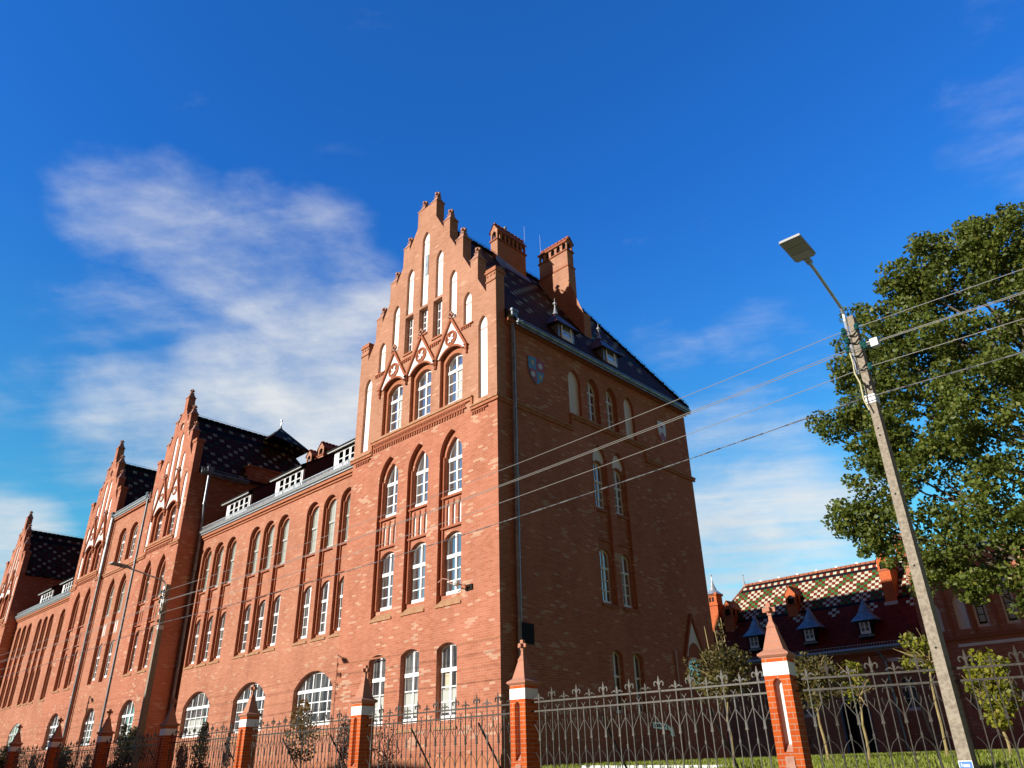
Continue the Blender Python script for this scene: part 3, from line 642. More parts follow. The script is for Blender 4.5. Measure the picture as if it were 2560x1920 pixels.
def chimney(x0, x1, y0, y1, zb, zband, zeave, ztop, axis, parent, n_long, mid=None, matn='brick2'):
    b = MB(); b.box(x0, x1, y0, y1, zb, zband); b.box(x0-.06, x1+.06, y0-.06, y1+.06, zband, zband+.08, 1)
    if mid: b.box(x0-.07, x1+.07, y0-.07, y1+.07, mid, mid+.09, 1); b.box(x0-.04, x1+.04, y0-.04, y1+.04, zb, mid)
    c = b.build('chimney', [matn, 'trimd'], parent)
    a = MB(); zo = zband+.08
    def side(F, u0, u1, n, w, g=False):
        hs_ = []; st = (u1-u0)/n
        for k in range(n): hs_.append(arch(u0+st*(k+.19), u0+st*(k+.81), zo+.05, zo+(zeave-zo)*.5, zo+(zeave-zo)*.9, 3))
        o = [(u0, zo), (u1, zo), (u1, zeave)]+([((u0+u1)/2, ztop-.06)] if g else [])+[(u0, zeave)]
        a.poly(F, o, hs_, w); [a.rim(F, h, w, w+.1) for h in hs_]
    fy0 = lambda u, v, w: Vector((u, y0+w, v)); fy1 = lambda u, v, w: Vector((u, y1-w, v)); fx0 = lambda u, v, w: Vector((x0+w, u, v)); fx1 = lambda u, v, w: Vector((x1-w, u, v))
    gl = axis == 'y'
    side(fy0, x0, x1, 1 if gl else n_long, 0, gl); side(fy1, x0, x1, 1 if gl else n_long, 0, gl); side(fx0, y0, y1, n_long if gl else 1, 0, not gl); side(fx1, y0, y1, n_long if gl else 1, 0, not gl)
    a.build('flue_arcade', matn, c)
    k = MB(); k.box(x0+.14, x1-.14, y0+.14, y1-.14, zo, zeave); k.build('flue_core', 'black', c)
    r = MB()
    if gl:
        xm = (x0+x1)/2
        for s, e in ((x0-.08, xm), (x1+.08, xm)): r.face(((s, y0-.05, zeave-.06), (s, y1+.05, zeave-.06), (e, y1+.05, ztop), (e, y0-.05, ztop))); r.face(((s, y0-.05, zeave-.14), (s, y1+.05, zeave-.14), (s, y1+.05, zeave-.06), (s, y0-.05, zeave-.06)))
        q = y0
        while q < y1: r.box(xm-.07, xm+.07, q, q+.2, ztop-.04, ztop+.05); q += .26
    else:
        ym = (y0+y1)/2
        for s, e in ((y0-.08, ym), (y1+.08, ym)): r.face(((x0-.05, s, zeave-.06), (x1+.05, s, zeave-.06), (x1+.05, e, ztop), (x0-.05, e, ztop))); r.face(((x0-.05, s, zeave-.14), (x1+.05, s, zeave-.14), (x1+.05, s, zeave-.06), (x0-.05, s, zeave-.06)))
        q = x0
        while q < x1: r.box(q, q+.2, ym-.07, ym+.07, ztop-.04, ztop+.05); q += .26
        q = x0
        while q < x1: r.box(q, q+.1, y0-.1, y0-.02, zeave-.12, zeave-.04); q += .2
    r.build('chimney_cap', 'trimd', c)
    return c
c1 = chimney(-4.78, -4.28, 4.43, 6.62, 24.6, 26.85, 27.55, 28.0, 'y', S, 7)
b = MB(); b.face(((-4.26, 4.3, 25.42), (-4.26, 6.75, 25.42), (-4.0, 6.75, 24.98), (-4.0, 4.3, 24.98))); b.face(((-4.26, 4.3, 25.75), (-4.26, 6.75, 25.42), (-4.26, 6.75, 25.2), (-4.26, 4.3, 25.2))); b.build('lead_flashing', 'zinc', c1)
b = MB(); b.lathe((-4.53, 5.3, 28.03), [(.05, 0), (.05, .06), (.1, .1), (.1, .2), (.03, .24)], 8); b.build('vent_cowl', 'zinc', c1)
b = MB(); b.bar((-4.3, 6.6, 27.5), (-4.3, 6.6, 28.9), .006); b.build('lightning_rod', 'zincl', c1)
c2 = chimney(-4.3, -2.26, 7.75, 8.25, 20.4, 26.78, 27.45, 27.8, 'x', S, 5, 25.7)
b = MB(); b.bar((-4.2, 7.8, 27.5), (-4.2, 7.8, 28.9), .006); b.build('lightning_rod', 'zincl', c2)
b = MB(); b.face(((-4.2, 7.7, 25.4), (-2.5, 7.7, 22.6), (-2.5, 7.45, 22.6), (-4.2, 7.45, 25.4))); b.build('lead_flashing', 'zinc', c2)
b = MB(); b.box(-2.3, -1.45, 7.72, 8.28, 20.2, 22.4); b.face(((-2.3, 7.72, 22.4), (-1.45, 7.72, 22.4), (-2.22, 7.72, 24.6))); b.build('chimney_foot', 'brick2', c2)
def hdormer(y, parent):
    b = MB(); fx = -.05; zb, zt = 18.74, 19.55; hw = .56
    b.box(-1.2, fx, y-hw, y+hw, zb-.3, zt); d = b.build('dormer', 'zinc', parent)
    F = SD(fx+.01); window(F, y-.37, y+.37, zb, zt-.05, zt-.05, -.03, d, 'glasss', None, 0, 1, .10)
    r = MB(); A = Vector((-.62, y, 20.5)); e = [Vector((.16, y-.82, 19.45)), Vector((.16, y+.82, 19.45)), Vector((-1.0, y+.82, 19.56)), Vector((-1.6, y, 20.3)), Vector((-1.0, y-.82, 19.56))]
    e2 = [A+(p-A)*.42+Vector((0, 0, .02)) for p in e]
    for i in range(5): j = (i+1) % 5; r.face((e[i], e[j], e2[j], e2[i])); r.face((e2[i], e2[j], A))
    r.face(e); r.build('dormer_roof', 'plain', d)
    f = MB(); f.lathe(A-Vector((0, 0, .1)), [(.17, 0), (.08, .18), (.035, .46), (.03, .56), (.09, .6), (.09, .66), (.02, .7), (.008, .94)], 8); f.build('finial', 'galv', d)
    return d
hdormer(4.5, S); hdormer(7.75, S)

# ------------------------------------------------------------------ long wings between the gabled parts
YW = .35; FW = FR(YW)
CXW = lambda X: 18.412-(18.412-X)*(YW+18.358)/(.03+18.358)
def wing(xl, xr_, bays, tag_):
    wl_ = MB(); holes = []; T = []; Gs = []
    for cs, gc_ in bays:
        for c in cs: T.append((c-.55, c+.55, 6.92, 12.98, 13.53))
        if gc_ is not None: Gs.append((gc_-1.5, gc_+1.5, 3.45, 4.92, 5.62))
    T = [q for q in T if q[0] > xl+.02 and q[1] < xr_-.02]
    for a in T: holes.append(hole_wall(wl_, FW, *a, 0, .2, 1))
    for a in Gs: holes.append(hole_wall(wl_, FW, *a, 0, .24, 0))
    wl_.poly(FW, [(xl, 1.2), (xr_, 1.2), (xr_, 14.35), (xl, 14.35)], holes, 0, 0)
    for a in T:
        c = (a[0]+a[1])/2; up = (c-.43, c+.43, 11.02, 12.95, 13.36); lo = (c-.43, c+.43, 7.15, 9.25, 9.5)
        wl_.poly(FW, arch(*a), [arch(*up), arch(*lo)], .2, 0)
        for q in (up, lo): wl_.rim(FW, arch(*q), .2, .34, 1)
    wl_.box(xl, xr_, 24, 24.3, 1.2, 14.3)
    wl_.build('wing_wall', ['brickw', 'trimd'], S)
    for a in T:
        c = (a[0]+a[1])/2
        window(FW, c-.43, c+.43, 11.02, 12.95, 13.36, .32, S, 'lead', 12.3, 1, 0, .06, .1, 'frame2'); window(FW, c-.43, c+.43, 7.15, 9.25, 9.5, .32, S, 'glassd', 8.62, 1, 2, .06, .12)
        b = MB(); b.boxf(FW, c-.55, c+.55, 10.9, 10.98, .1, .21); b.boxf(FW, c-.55, c+.55, 9.66, 9.72, .13, .21)
        b.boxf(FW, c-.50, c-.45, 7.2, 13, .13, .21); b.boxf(FW, c+.45, c+.50, 7.2, 13, .13, .21); b.build('ledge', 'trimd', S)
        sill_slope(FW, a[0], a[1], 6.93, 7.17, .34, S)
    for i_, a in enumerate(Gs):
        lw = [(a[0]+.35, a[1]-1.0, 3.6, 4.3, 'blind')] if i_ == 0 else None
        window(FW, *a, .22 if xl > -30 else .06, S, 'glassd' if xl > -30 else 'lead', 4.85, 4, 2, .08, .14, fm='frame' if xl > -30 else 'frame2', low=lw if xl > -30 else None); sill_slope(FW, a[0], a[1], 3.12, 3.42, .24, S)
    b = MB(); b.boxf(FW, xl, xr_, 14.05, 14.16, -.07, .01); b.boxf(FW, xl, xr_, 14.16, 14.35, -.16, .02); b.build('eaves_cornice', 'trim', S); b = MB(); b.boxf(FW, xl, xr_, 1.2, 2.1, -.05, .01); b.build('plinth', 'trim', S)
    gutter((xl+.05, YW-.22, 14.5), (xr_-.05, YW-.22, 14.5), (0, -1, 0), S, .1, .2, .12)
    b = MB(); yrg, zrg = 12.6, 25.2; ze_ = 14.45
    slope(b, (xl, YW-.1, ze_), (xr_, YW-.1, ze_), (xl, yrg, zrg), (xr_, yrg, zrg)); slope(b, (xr_, 24.5, ze_), (xl, 24.5, ze_), (xr_, yrg, zrg), (xl, yrg, zrg)); b.build('roof', 'tile', S)
    b = MB(); q = xl
    while q < xr_: b.bar((q, YW+.35, 14.8), (q, YW+.35, 15.05), .02); q += .3
    b.bar((xl, YW+.35, 15.05), (xr_, YW+.35, 15.05), .025); b.bar((xl, YW+.35, 14.92), (xr_, YW+.35, 14.92), .02); b.build('snow_guard', 'trimd', S)
M['frame2'] = mat('window_paint_grey', (.42, .43, .40), .5)
def sdormer(x0, x1, parent, n=4):
    b = MB(); y0 = YW+.2; zb, zt = 14.84, 15.78
    b.box(x0, x1, y0, y0+.12, zb-.3, zt+.02); d = b.build('dormer', 'frame', parent)
    F = FR(y0); w_ = (x1-x0-.46)/n
    for k in range(n): window(F, x0+.4+w_*k, x0+.4+w_*(k+1)-.04, zb+.04, zt-.08, zt-.08, -.03, d, 'glassd', None, 0, 1, .065)
    dr = .62; L = 4.6
    r = MB(); P = lambda x, y, z: (x, y0+y, zt+z+dr*(y+.22))
    r.face((P(x0-.45, -.22, .17), P(x1+.1, -.22, .17), P(x1+.1, L, .17), P(x0-.45, L, .17))); r.face((P(x0-.45, -.22, .09), P(x1+.1, -.22, .09), P(x1+.1, L, .09), P(x0-.45, L, .09)))
    r.face((P(x0-.45, -.22, .17), P(x1+.1, -.22, .17), P(x1+.1, -.22, .09), P(x0-.45, -.22, .09)))
    for x in (x0-.45, x1+.1): r.face((P(x, -.22, .17), P(x, -.22, .09), P(x, L, .09), P(x, L, .17)))
    r.build('dormer_roof', 'dark', d)
    for x in (x0, x1): ck = MB(); ck.face(((x, y0+.1, zb-.3), (x, y0+.1, zt), P(x, .1, .08), P(x, L, .08), (x, y0+L, zt))); ck.build('dormer_cheek', 'plain', d)
    e = MB(); e.box(x0-.35, x1+.05, y0-.2, y0-.14, zt+.03, zt+.09); e.build('eaves_board', 'frame2', d)
    return d
xs_ = lambda *a: tuple(CXW(x) for x in a)
wing(-25.3, -9.4, [(xs_(-23.5, -22.07, -20.64), CXW(-21.9)), (xs_(-18.08, -16.67, -15.26), CXW(-16.55)), (xs_(-12.6, -11.15, -9.74), CXW(-11.2))], 'a')
wing(-60.6, -42.8, [((-48.35, -46.9, -45.45), None), ((-53.85, -52.4, -50.95), CXW(-51.7)), ((-59.3, -57.85, -56.4), CXW(-57.5)), ((), CXW(-44.6))], 'b')
for x0, x1 in ((-23.05, -20.3), (-17.55, -14.85), (-12.0, -9.5), (-56.1, -53.1), (-50.7, -48.0)): sdormer(x0, x1, S)
chimney(-24.2, -23.6, 6.0, 7.6, 18, 20.1, 20.7, 21.05, 'y', S, 4); chimney(-22.8, -22.15, 6.0, 8.0, 18, 20.2, 20.8, 21.2, 'y', S, 5)

# ------------------------------------------------------------------ narrow gabled fronts
def gabled(dx, Y):
    """a narrow stepped gable front, 5.65 m wide, right corner at -25.3+dx"""
    F = FR(Y); x1 = -25.3+dx; x0 = x1-5.65; cx = (x0+x1)/2
    o = gable_outline(x0, x1, 1.2, .5, 20.15, [(cx-.22, cx+.22, 24.1), (cx+.78, cx+1.12, 22.6), (cx+1.52, cx+1.88, 21.2)], ((cx+.22, 23.2), (x1-.5, 19.35)))
    o = [p for p in o]
    # merge the two halves of the apex pier
    apex = [(cx-.22, 24.1), (cx+.22, 24.1)]
    left = [p for p in o if p[0] < cx-.3]+[(cx-.22, 23.2)]; right = [(cx+.22, 23.2)]+[p for p in o if p[0] > cx+.3]
    o = left+apex+right
    wl_ = MB(); holes = []; N = []
    for s in (-1, 1):
        N += [(cx+s*.42-.21, cx+s*.42+.21, 17.85, 21.0, 21.5), (cx+s*1.2-.21, cx+s*1.2+.21, 17.85, 19.5, 19.95), (cx+s*2.12-.22, cx+s*2.12+.22, 14.2, 17.9, 18.4)]
    for a in N: holes.append(hole_wall(wl_, F, *a, 0, .06))
    circ = [(cx+.26*math.cos(2*math.pi*k/14), 22.05+.26*math.sin(2*math.pi*k/14)) for k in range(14)]; holes.append(circ); wl_.rim(F, circ, 0, .12)
    T3 = [(cx+s*.93-.66, cx+s*.93+.66, 14.6, 16.35, 16.72) for s in (-1, 1)]
    for a in T3: holes.append(hole_wall(wl_, F, *a, 0, .16, 1))
    T2 = [(cx+s*1.0-.6, cx+s*1.0+.6, 6.9, 12.4, 13.5) for s in (-1, 1)]
    for a in T2: holes.append(hole_wall(wl_, F, *a, 0, .2, 1))
    G = (cx+.05-1.08, cx+.05+1.08, 3.42, 4.85, 5.55); holes.append(hole_wall(wl_, F, *G, 0, .24))
    wl_.poly(F, o, holes, 0, 0)
    for a in T3:
        c = (a[0]+a[1])/2; i = (c-.48, c+.48, 14.66, 16.2, 16.52); wl_.poly(F, arch(*a), [arch(*i)], .16, 1); wl_.rim(F, arch(*i), .16, .34, 1)
    for a in T2:
        c = (a[0]+a[1])/2; u = (c-.46, c+.46, 11.0, 12.3, 13.25); l = (c-.46, c+.46, 7.15, 9.15, 9.42); bl = [(c-.36+k*.29, c-.36+k*.29+.14, 9.78, 10.42, 10.55) for k in range(3)]
        wl_.poly(F, arch(*a), [arch(*u), arch(*l)]+[arch(*q) for q in bl], .2, 0)
        for q in (u, l): wl_.rim(F, arch(*q), .2, .36, 1)
        for q in bl: wl_.rim(F, arch(*q), .2, .27, 1)
    wl_.poly(F, [p for p in o], (), .45, 0); wl_.rim(F, o, 0, .45, 0)
    sx = SD(x1-.001); wl_.poly(sx, [(Y+.45, 1.2), (Y+8, 1.2), (Y+8, 18.2), (Y+.45, 18.2)], (), 0, 0)
    sl_ = SD(x0+.001); wl_.poly(sl_, [(Y+.45, 1.2), (Y+8, 1.2), (Y+8, 18.2), (Y+.45, 18.2)], (), 0, 0)
    wl_.build('gable_wall', ['brick', 'trimd'], S)
    for a in N: panel(F, *a, .058, S, 'white', False)
    b = MB(); b.poly(F, circ, (), .12); b.build('plaster_panel', 'white', S)
    for a in T3: c = (a[0]+a[1])/2; window(F, c-.48, c+.48, 14.66, 16.2, 16.52, .32, S, 'glassd', 15.9, 1, 2, .06); wimperg(F, c, 16.42, 18.62, .96, S, .66, 16.35, 16.72, 17.4, .3)
    for a in T2:
        c = (a[0]+a[1])/2; window(F, c-.46, c+.46, 11.0, 12.3, 13.25, .34, S, 'lead', 12.25, 1, 0, .06, .1, 'frame2'); window(F, c-.46, c+.46, 7.15, 9.15, 9.42, .34, S, 'glassd', 8.5, 1, 2, .06, .12)
        for k in range(3): panel(F, c-.36+k*.29, c-.36+k*.29+.14, 9.78, 10.42, 10.55, .265, S, 'white', False)
        b = MB(); b.boxf(F, c-.6, c+.6, 10.86, 10.94, .1, .21); b.boxf(F, c-.6, c+.6, 9.62, 9.68, .1, .21); b.build('ledge', 'trimd', S); sill_slope(F, a[0], a[1], 6.92, 7.17, .36, S)
    window(F, *G, .22, S, 'glassd', 4.75, 3, 2, .07, .13)
    course([(x0-.1, 13.92, cx-1.85, 13.92), (cx-1.85, 13.92, cx-1.85, 14.42), (cx-1.9, 14.42, cx+1.9, 14.42), (cx+1.85, 14.42, cx+1.85, 13.92), (cx+1.8, 13.92, x1+.1, 13.92)], F, S)
    teeth(cx-1.75, cx+1.75, 13.95, 14.08, F, S, .2)
    for u, z in ((0, 24.1), (.95, 22.6), (-.95, 22.6), (1.7, 21.2), (-1.7, 21.2)): pinnacle(cx+u, Y+.22, z, .95, S)
    for u in (x0+.25, x1-.25): b = MB(); b.box(u-.3, u+.3, Y-.05, Y+.5, 20.15, 20.35); b.build('pier_cap', 'trim', S)
    b = MB(); xr = cx; zr = 22.95; ze = 18.25; yr = Y+7.2
    slope(b, (x1+.2, Y+.45, ze), (x1+.2, Y+10, ze), (xr, Y+.45, zr), (xr, yr, zr)); slope(b, (x0-.2, Y+10, ze), (x0-.2, Y+.45, ze), (xr, yr, zr), (xr, Y+.45, zr)); slope(b, (x1+.2, Y+10, ze), (x0-.2, Y+10, ze), (xr, yr, zr), (xr, yr, zr))
    rf = b.build('roof', 'tile', S)
    b = MB()
    for k in range(17): b.box(xr-.09, xr+.09, Y+.45+k*.4, Y+.8+k*.4, zr-.03, zr+.08)
    b.bar((xr, Y+.5, zr+.2), (xr, yr, zr+.2), .01); b.build('ridge_tiles', 'dark', rf)
    return x0, x1, cx
gabled(0, -1.0); gabled(-11.9, -1.0); gabled(-35.3, -.52)
# raised hip with spike behind the nearer gable, side details
b = MB(); A = Vector((-28.1, 5.9, 24.0)); e = [Vector((-26.6, 4.6, 22.6)), Vector((-26.6, 7.6, 22.2)), Vector((-29.6, 7.6, 22.2)), Vector((-29.6, 4.6, 22.6))]
for i in range(4): slope(b, e[i], e[(i+1) % 4], A, A)
hr = b.build('roof_turret', 'tile', S)
b = MB(); b.lathe(A-Vector((0, 0, .1)), [(.14, 0), (.05, .25), (.03, .6), (.08, .64), (.08, .7), (.015, .75)], 8); b.build('finial', 'galv', hr)
b = MB(); b.box(-26.4, -25.28, 2.6, 5.4, 17.6, 19.4); b.box(-26.5, -25.2, 2.5, 5.5, 19.4, 19.5); b.build('parapet_block', 'brick', S)
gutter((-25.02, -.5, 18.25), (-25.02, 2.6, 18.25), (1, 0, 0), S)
pipe([(-25.05, .0, 18.3), (-25.05, .0, 16.2), (-25.1, .12, 14.6), (-25.1, .15, 2)], S, .085)
# link between the two gables
YL = -.9; FL = FR(YL); xl, xr_ = -37.2, -30.95; wl_ = MB(); holes = []; cl_ = (-35.05, -33.15)
T3 = [(c-.62, c+.62, 14.35, 16.35, 16.8) for c in cl_]; T2 = [(c-.6, c+.6, 6.9, 12.4, 13.45) for c in cl_]; G = (-34.95, -33.05, 3.42, 4.8, 5.5)
for a in T3+T2: holes.append(hole_wall(wl_, FL, *a, 0, .2, 1))
holes.append(hole_wall(wl_, FL, *G, 0, .24)); wl_.poly(FL, [(xl, 1.2), (xr_, 1.2), (xr_, 17.9), (xl, 17.9)], holes, 0, 0)
for a in T3:
    c = (a[0]+a[1])/2; wl_.poly(FL, arch(*a), [arch(c-.46, c+.46, 14.45, 16.2, 16.6)], .2, 0)
for a in T2:
    c = (a[0]+a[1])/2; wl_.poly(FL, arch(*a), [arch(c-.46, c+.46, 11.0, 12.3, 13.2), arch(c-.46, c+.46, 7.15, 9.1, 9.35)], .2, 0)
wl_.build('link_wall', ['brickw', 'trimd'], S)
for a in T3: c = (a[0]+a[1])/2; window(FL, c-.46, c+.46, 14.45, 16.2, 16.6, .26, S, 'glassd', 15.9, 1, 2, .06)
for a in T2:
    c = (a[0]+a[1])/2; window(FL, c-.46, c+.46, 11.0, 12.3, 13.2, .26, S, 'lead', 12.25, 1, 0, .06, .1, 'frame2'); window(FL, c-.46, c+.46, 7.15, 9.1, 9.35, .26, S, 'glassd', 8.5, 1, 2, .06, .12)
    for k in range(3): panel(FL, c-.36+k*.29, c-.36+k*.29+.14, 9.78, 10.42, 10.55, .19, S, 'white', False)
window(FL, *G, .22, S, 'glassd', 4.7, 3, 2, .07, .13)
course([(xl, 13.92, xr_, 13.92)], FL, S); b = MB(); b.boxf(FL, xl, xr_, 17.72, 17.9, -.14, .02); b.build('eaves_cornice', 'trim', S)
gutter((xl, YL-.2, 18.02), (xr_, YL-.2, 18.02), (0, -1, 0), S, .1, .12)
b = MB(); slope(b, (xl, YL, 17.95), (xr_, YL, 17.95), (xl, YL+5, 23.0), (xr_, YL+5, 23.0)); slope(b, (xr_, YL+10, 17.95), (xl, YL+10, 17.95), (xr_, YL+5, 23), (xl, YL+5, 23)); b.build('roof', 'tile', S)
pipe([(-31.2, YL-.2, 18.0), (-31.2, YL-.2, 2)], S, .07, 'zincd'); pipe([(-37.05, YL-.22, 18.0), (-37.05, YL-.22, 2)], S, .07, 'zincd')
chimney(-63.5, -61.6, 6.5, 7.2, 19, 23.6, 24.3, 24.6, 'x', S, 6)

# ------------------------------------------------------------------ low wing with the patterned roof, behind the corner
Bd = thing('annex_building', 'low brick building with red, white and green diamond patterned tile roof', 'building')
YB = 42.0; FB = FR(YB); bx0, bx1 = -20.0, .95
wl_ = MB(); holes = []
door = (-6.6, -4.4, 2.0, 4.9, 6.05); wn = [(-2.05, -.95, 4.75, 6.5, 7.1), (-9.6, -8.5, 4.75, 6.5, 7.1), (-12.6, -11.5, 4.75, 6.5, 7.1)]
for a in [door]+wn: holes.append(hole_wall(wl_, FB, *a, 0, .3))
wl_.poly(FB, [(bx0, 1.5), (bx1, 1.5), (bx1, 9.2), (bx0, 9.2)], holes, 0, 0); wl_.box(bx0, bx1, 52, 52.4, 1.5, 9.2); wl_.box(bx0, bx0+.3, YB+.01, 52, 1.5, 9.2)
wl_.build('wall', 'brick', Bd)
b = MB(); b.rim(FB, arch(*door), -.02, .3); o1 = arch(*door); o2 = arch(door[0]+.16, door[1]-.16, 2, 4.9, 5.85)
for k in range(1, len(o1)-1): b.face((FB(*o1[k], -.02), FB(*o1[k+1], -.02), FB(*o2[k+1], -.02), FB(*o2[k], -.02)))
b.face((FB(*o1[-1], -.02), FB(*o1[0], -.02), FB(*o2[0], -.02), FB(*o2[-1], -.02)))
dr = b.build('door_frame', 'bluefr', Bd)
b = MB(); b.poly(FB, o1, (), .28); b.build('doorway', 'black', dr)
for a in wn: window(FB, *a, .2, Bd, 'glassd', 6.3, 1, 1, .1, .12)
b = MB(); b.boxf(FB, -2.55, bx1, 8.06, 8.3, -.012, .01); b.build('plaster_band', 'white', Bd)
b = MB(); b.boxf(FB, -6.4, -5.2, 8.06, 8.3, -.012, .01); b.build('plaster_band', 'white', Bd)
b = MB(); b.boxf(FB, -12.5, -9.4, 7.5, 7.85, -.012, .01); b.build('plaster_band', 'white', Bd)
b = MB(); b.boxf(FB, bx0, bx1, 8.75, 8.95, -.25, .02); b.boxf(FB, bx0, bx1, 8.6, 8.75, -.12, .02)
for x in (-7.6, -5.9, -3.9, -1.2): b.boxf(FB, x-.22, x+.22, 7.4, 8.6, -.1, .01); b.boxf(FB, x-.3, x+.3, 8.2, 8.6, -.2, .01)
b.build('eaves_cornice', 'trimd', Bd)
gutter((bx0, YB-.3, 9.1), (bx1-.1, YB-.3, 9.1), (0, -1, 0), Bd, .12, .2, .2)
pipe([(-2.9, YB-.3, 9.0), (-2.5, YB-.12, 8.2), (-2.3, YB-.12, 1.9)], Bd, .09, 'zinc', False)
b = MB(); rL = (-15.1, 47.0, 16.3); rR = (bx1, 47.0, 16.3)
slope(b, (bx0, YB-.25, 9.25), (bx1, YB-.25, 9.25), rL, rR); slope(b, (bx1, 52.4, 9.25), (bx0, 52.4, 9.25), rR, rL); slope(b, (bx0, 52.4, 9.25), (bx0, YB-.25, 9.25), rL, rL)
rf = b.build('roof', 'tileb', Bd)
b = MB()
for k in range(40): b.box(-15.1+k*.41, -15.1+k*.41+.36, 46.88, 47.12, 16.24, 16.42)
for k in range(20):
    p = Vector(rL).lerp(Vector((bx0, YB-.25, 9.25)), k/20); q = Vector(rL).lerp(Vector((bx0, YB-.25, 9.25)), (k+.85)/20); b.bar(p, q, .12)
b.build('ridge_tiles', 'trimd', rf)
b = MB()
for k in range(8): b.box(-13.6+k*1.75, -13.45+k*1.75, 46.95, 47.05, 16.42, 16.52)
b.build('ridge_clip', 'galv', rf)
b = MB(); b.lathe((-15.2, 47, 16.2), [(.2, 0), (.07, .5), (.03, 1.0), (.08, 1.05), (.02, 1.15)], 8); b.build('finial', 'galv', rf)
chimney(-10.25, -9.35, 44.2, 46.4, 10.5, 13.4, 14.35, 15.0, 'y', Bd, 3, None, 'brickp'); chimney(-2.3, -1.45, 44.2, 46.2, 11, 14.9, 15.75, 16.4, 'y', Bd, 3, None, 'brickp'); chimney(-16.0, -15.1, 43.8, 46.0, 10, 13.2, 14.0, 14.6, 'y', Bd, 3, None, 'brickp')
chimney(-1.7, -.6, 47.6, 48.4, 14, 17.6, 18.1, 18.4, 'x', Bd, 2, None, 'brickp')
for x, y0, z in ((-9.8, 44.1, 11.9), (-1.87, 44.1, 12.4)): b = MB(); b.box(x-.5, x+.5, y0-.1, y0+.8, z-.35, z+.12); b.build('lead_flashing', 'zincl', Bd)
b = MB(); b.box(-17.5, -16.5, 43.9, 44.9, 9.5, 15.4); b.box(-17.6, -16.4, 43.8, 45.0, 15.3, 15.5); b.box(-17.6, -16.4, 43.8, 45.0, 14.4, 14.55)
tr_ = b.build('turret', 'brickp', Bd)
b = MB()
for x in (-17.25, -16.95): b.box(x, x+.18, 43.87, 43.9, 14.75, 15.15)
b.build('turret_opening', 'black', tr_)
b = MB(); b.lathe((-17, 44.4, 15.4), [(.8, 0), (.35, .4), (.16, .9), (.05, 1.3), (.03, 1.7), (.09, 1.75), (.02, 1.9)], 8, 0, .39); b.build('finial', 'galv', tr_)
for x in (-12.6, -7.85, -3.5):
    y0 = YB+.12; b = MB(); b.box(x-.5, x+.5, y0, y0+1.9, 9.4, 11.15); d = b.build('dormer', 'dark', Bd)
    window(FR(y0), x-.38, x+.38, 10.15, 11.02, 11.02, -.04, d, 'glassd', None, 1, 1, .09)
    b = MB(); b.box(x-.55, x+.55, y0-.15, y0+.05, 9.95, 10.08); b.build('window_sill', 'zinc', d)
    b = MB(); ap = Vector((x, y0+.75, 12.85)); n = 8; base = [Vector((x+sx*.95, y0+.65+sy*.8, 11.12)) for sx, sy in ((-1, -1), (0, -1.08), (1, -1), (1.08, 0), (1, 1), (0, 1), (-1, 1), (-1.08, 0))]
    mid_ = [Vector((x, y0+.7, 0))+Vector(((p.x-x)*.5, (p.y-y0-.7)*.5, 11.7)) for p in base]
    for k in range(n): j = (k+1) % n; b.face((base[k], base[j], mid_[j], mid_[k])); b.face((mid_[k], mid_[j], ap))
    b.face(base); b.bar(ap-Vector((0, 0, .1)), ap+Vector((0, 0, .5)), .03); b.build('dormer_roof', 'zinc', d)
b = MB(); sk = Vector((-3.0, 44.55, 12.93)); e1 = Vector((.4, 0, 0)); e2 = Vector((0, .36, .5)); b.face((sk-e1-e2, sk+e1-e2, sk+e1+e2, sk-e1+e2)); b.build('skylight', 'zinc', rf)
# ------------------------------------------------------------------ tall hall at the right
H = thing('brick_hall', 'tall red brick hall with white pointed blind arches behind the big tree', 'building')
YH = 40.0; FH = FR(YH); hx0, hx1 = .95, 16.0
wl_ = MB(); holes = []
bl = [(1.75, 2.42, 9.38, 10.7, 11.3), (3.3, 4.05, 9.38, 11.05, 11.72)]; wi = [(4.45, 5.25, 9.38, 12.5, 13.0), (6.18, 6.96, 9.36, 12.5, 13.05), (7.9, 8.7, 9.36, 12.5, 13.05), (9.6, 10.4, 9.36, 12.5, 13.05)]; big = [(2.82, 5.38, 4.55, 6.2, 7.75), (6.6, 9.2, 4.55, 6.2, 7.75)]
for a in bl+wi: holes.append(hole_wall(wl_, FH, *a, 0, .18))
for a in big: holes.append(hole_wall(wl_, FH, *a, 0, .3))
wl_.poly(FH, [(hx0, 1.5), (hx1, 1.5), (hx1, 14.4), (hx0, 14.4)], holes, 0, 0); wl_.box(hx0, hx0+.4, YH+.02, 53.6, 1.5, 14.4); wl_.box(hx1-.4, hx1, YH+.02, 53.6, 1.5, 14.4); wl_.box(hx0, hx1, 53.6, 53.9, 1.5, 14.4)
wl_.build('wall', 'brick', H)
for a in bl: panel(FH, *a, .17, H, 'white', False)
for a in wi:
    panel(FH, *a, .17, H); c = (a[0]+a[1])/2
    window(FH, c-.23, c+.23, a[2]+.22, 11.7, 12.05, .12, H, 'lead', None, 0, 3, .05, fm='dark')
for a in big: window(FH, *a, .28, H, 'lead', 6.3, 2, 1, .1, .12, 'bluefr')
b = MB(); b.boxf(FH, 3.0, hx1, 8.29, 8.48, -.012, .01); b.build('plaster_band', 'white', H)
b = MB(); b.boxf(FH, hx0-.05, hx1, 8.75, 8.9, -.12, .01); b.boxf(FH, hx0-.05, hx1, 8.9, 9.0, -.06, .01)
for x in (2.9, 4.25, 5.7, 7.4, 9.1): b.boxf(FH, x-.08, x+.08, 9.0, 13.8, -.06, .01)
b.build('moulding', 'trimd', H)
b = MB(); hm = (hx0+hx1)/2; za, zb_ = 14.5, 16.4
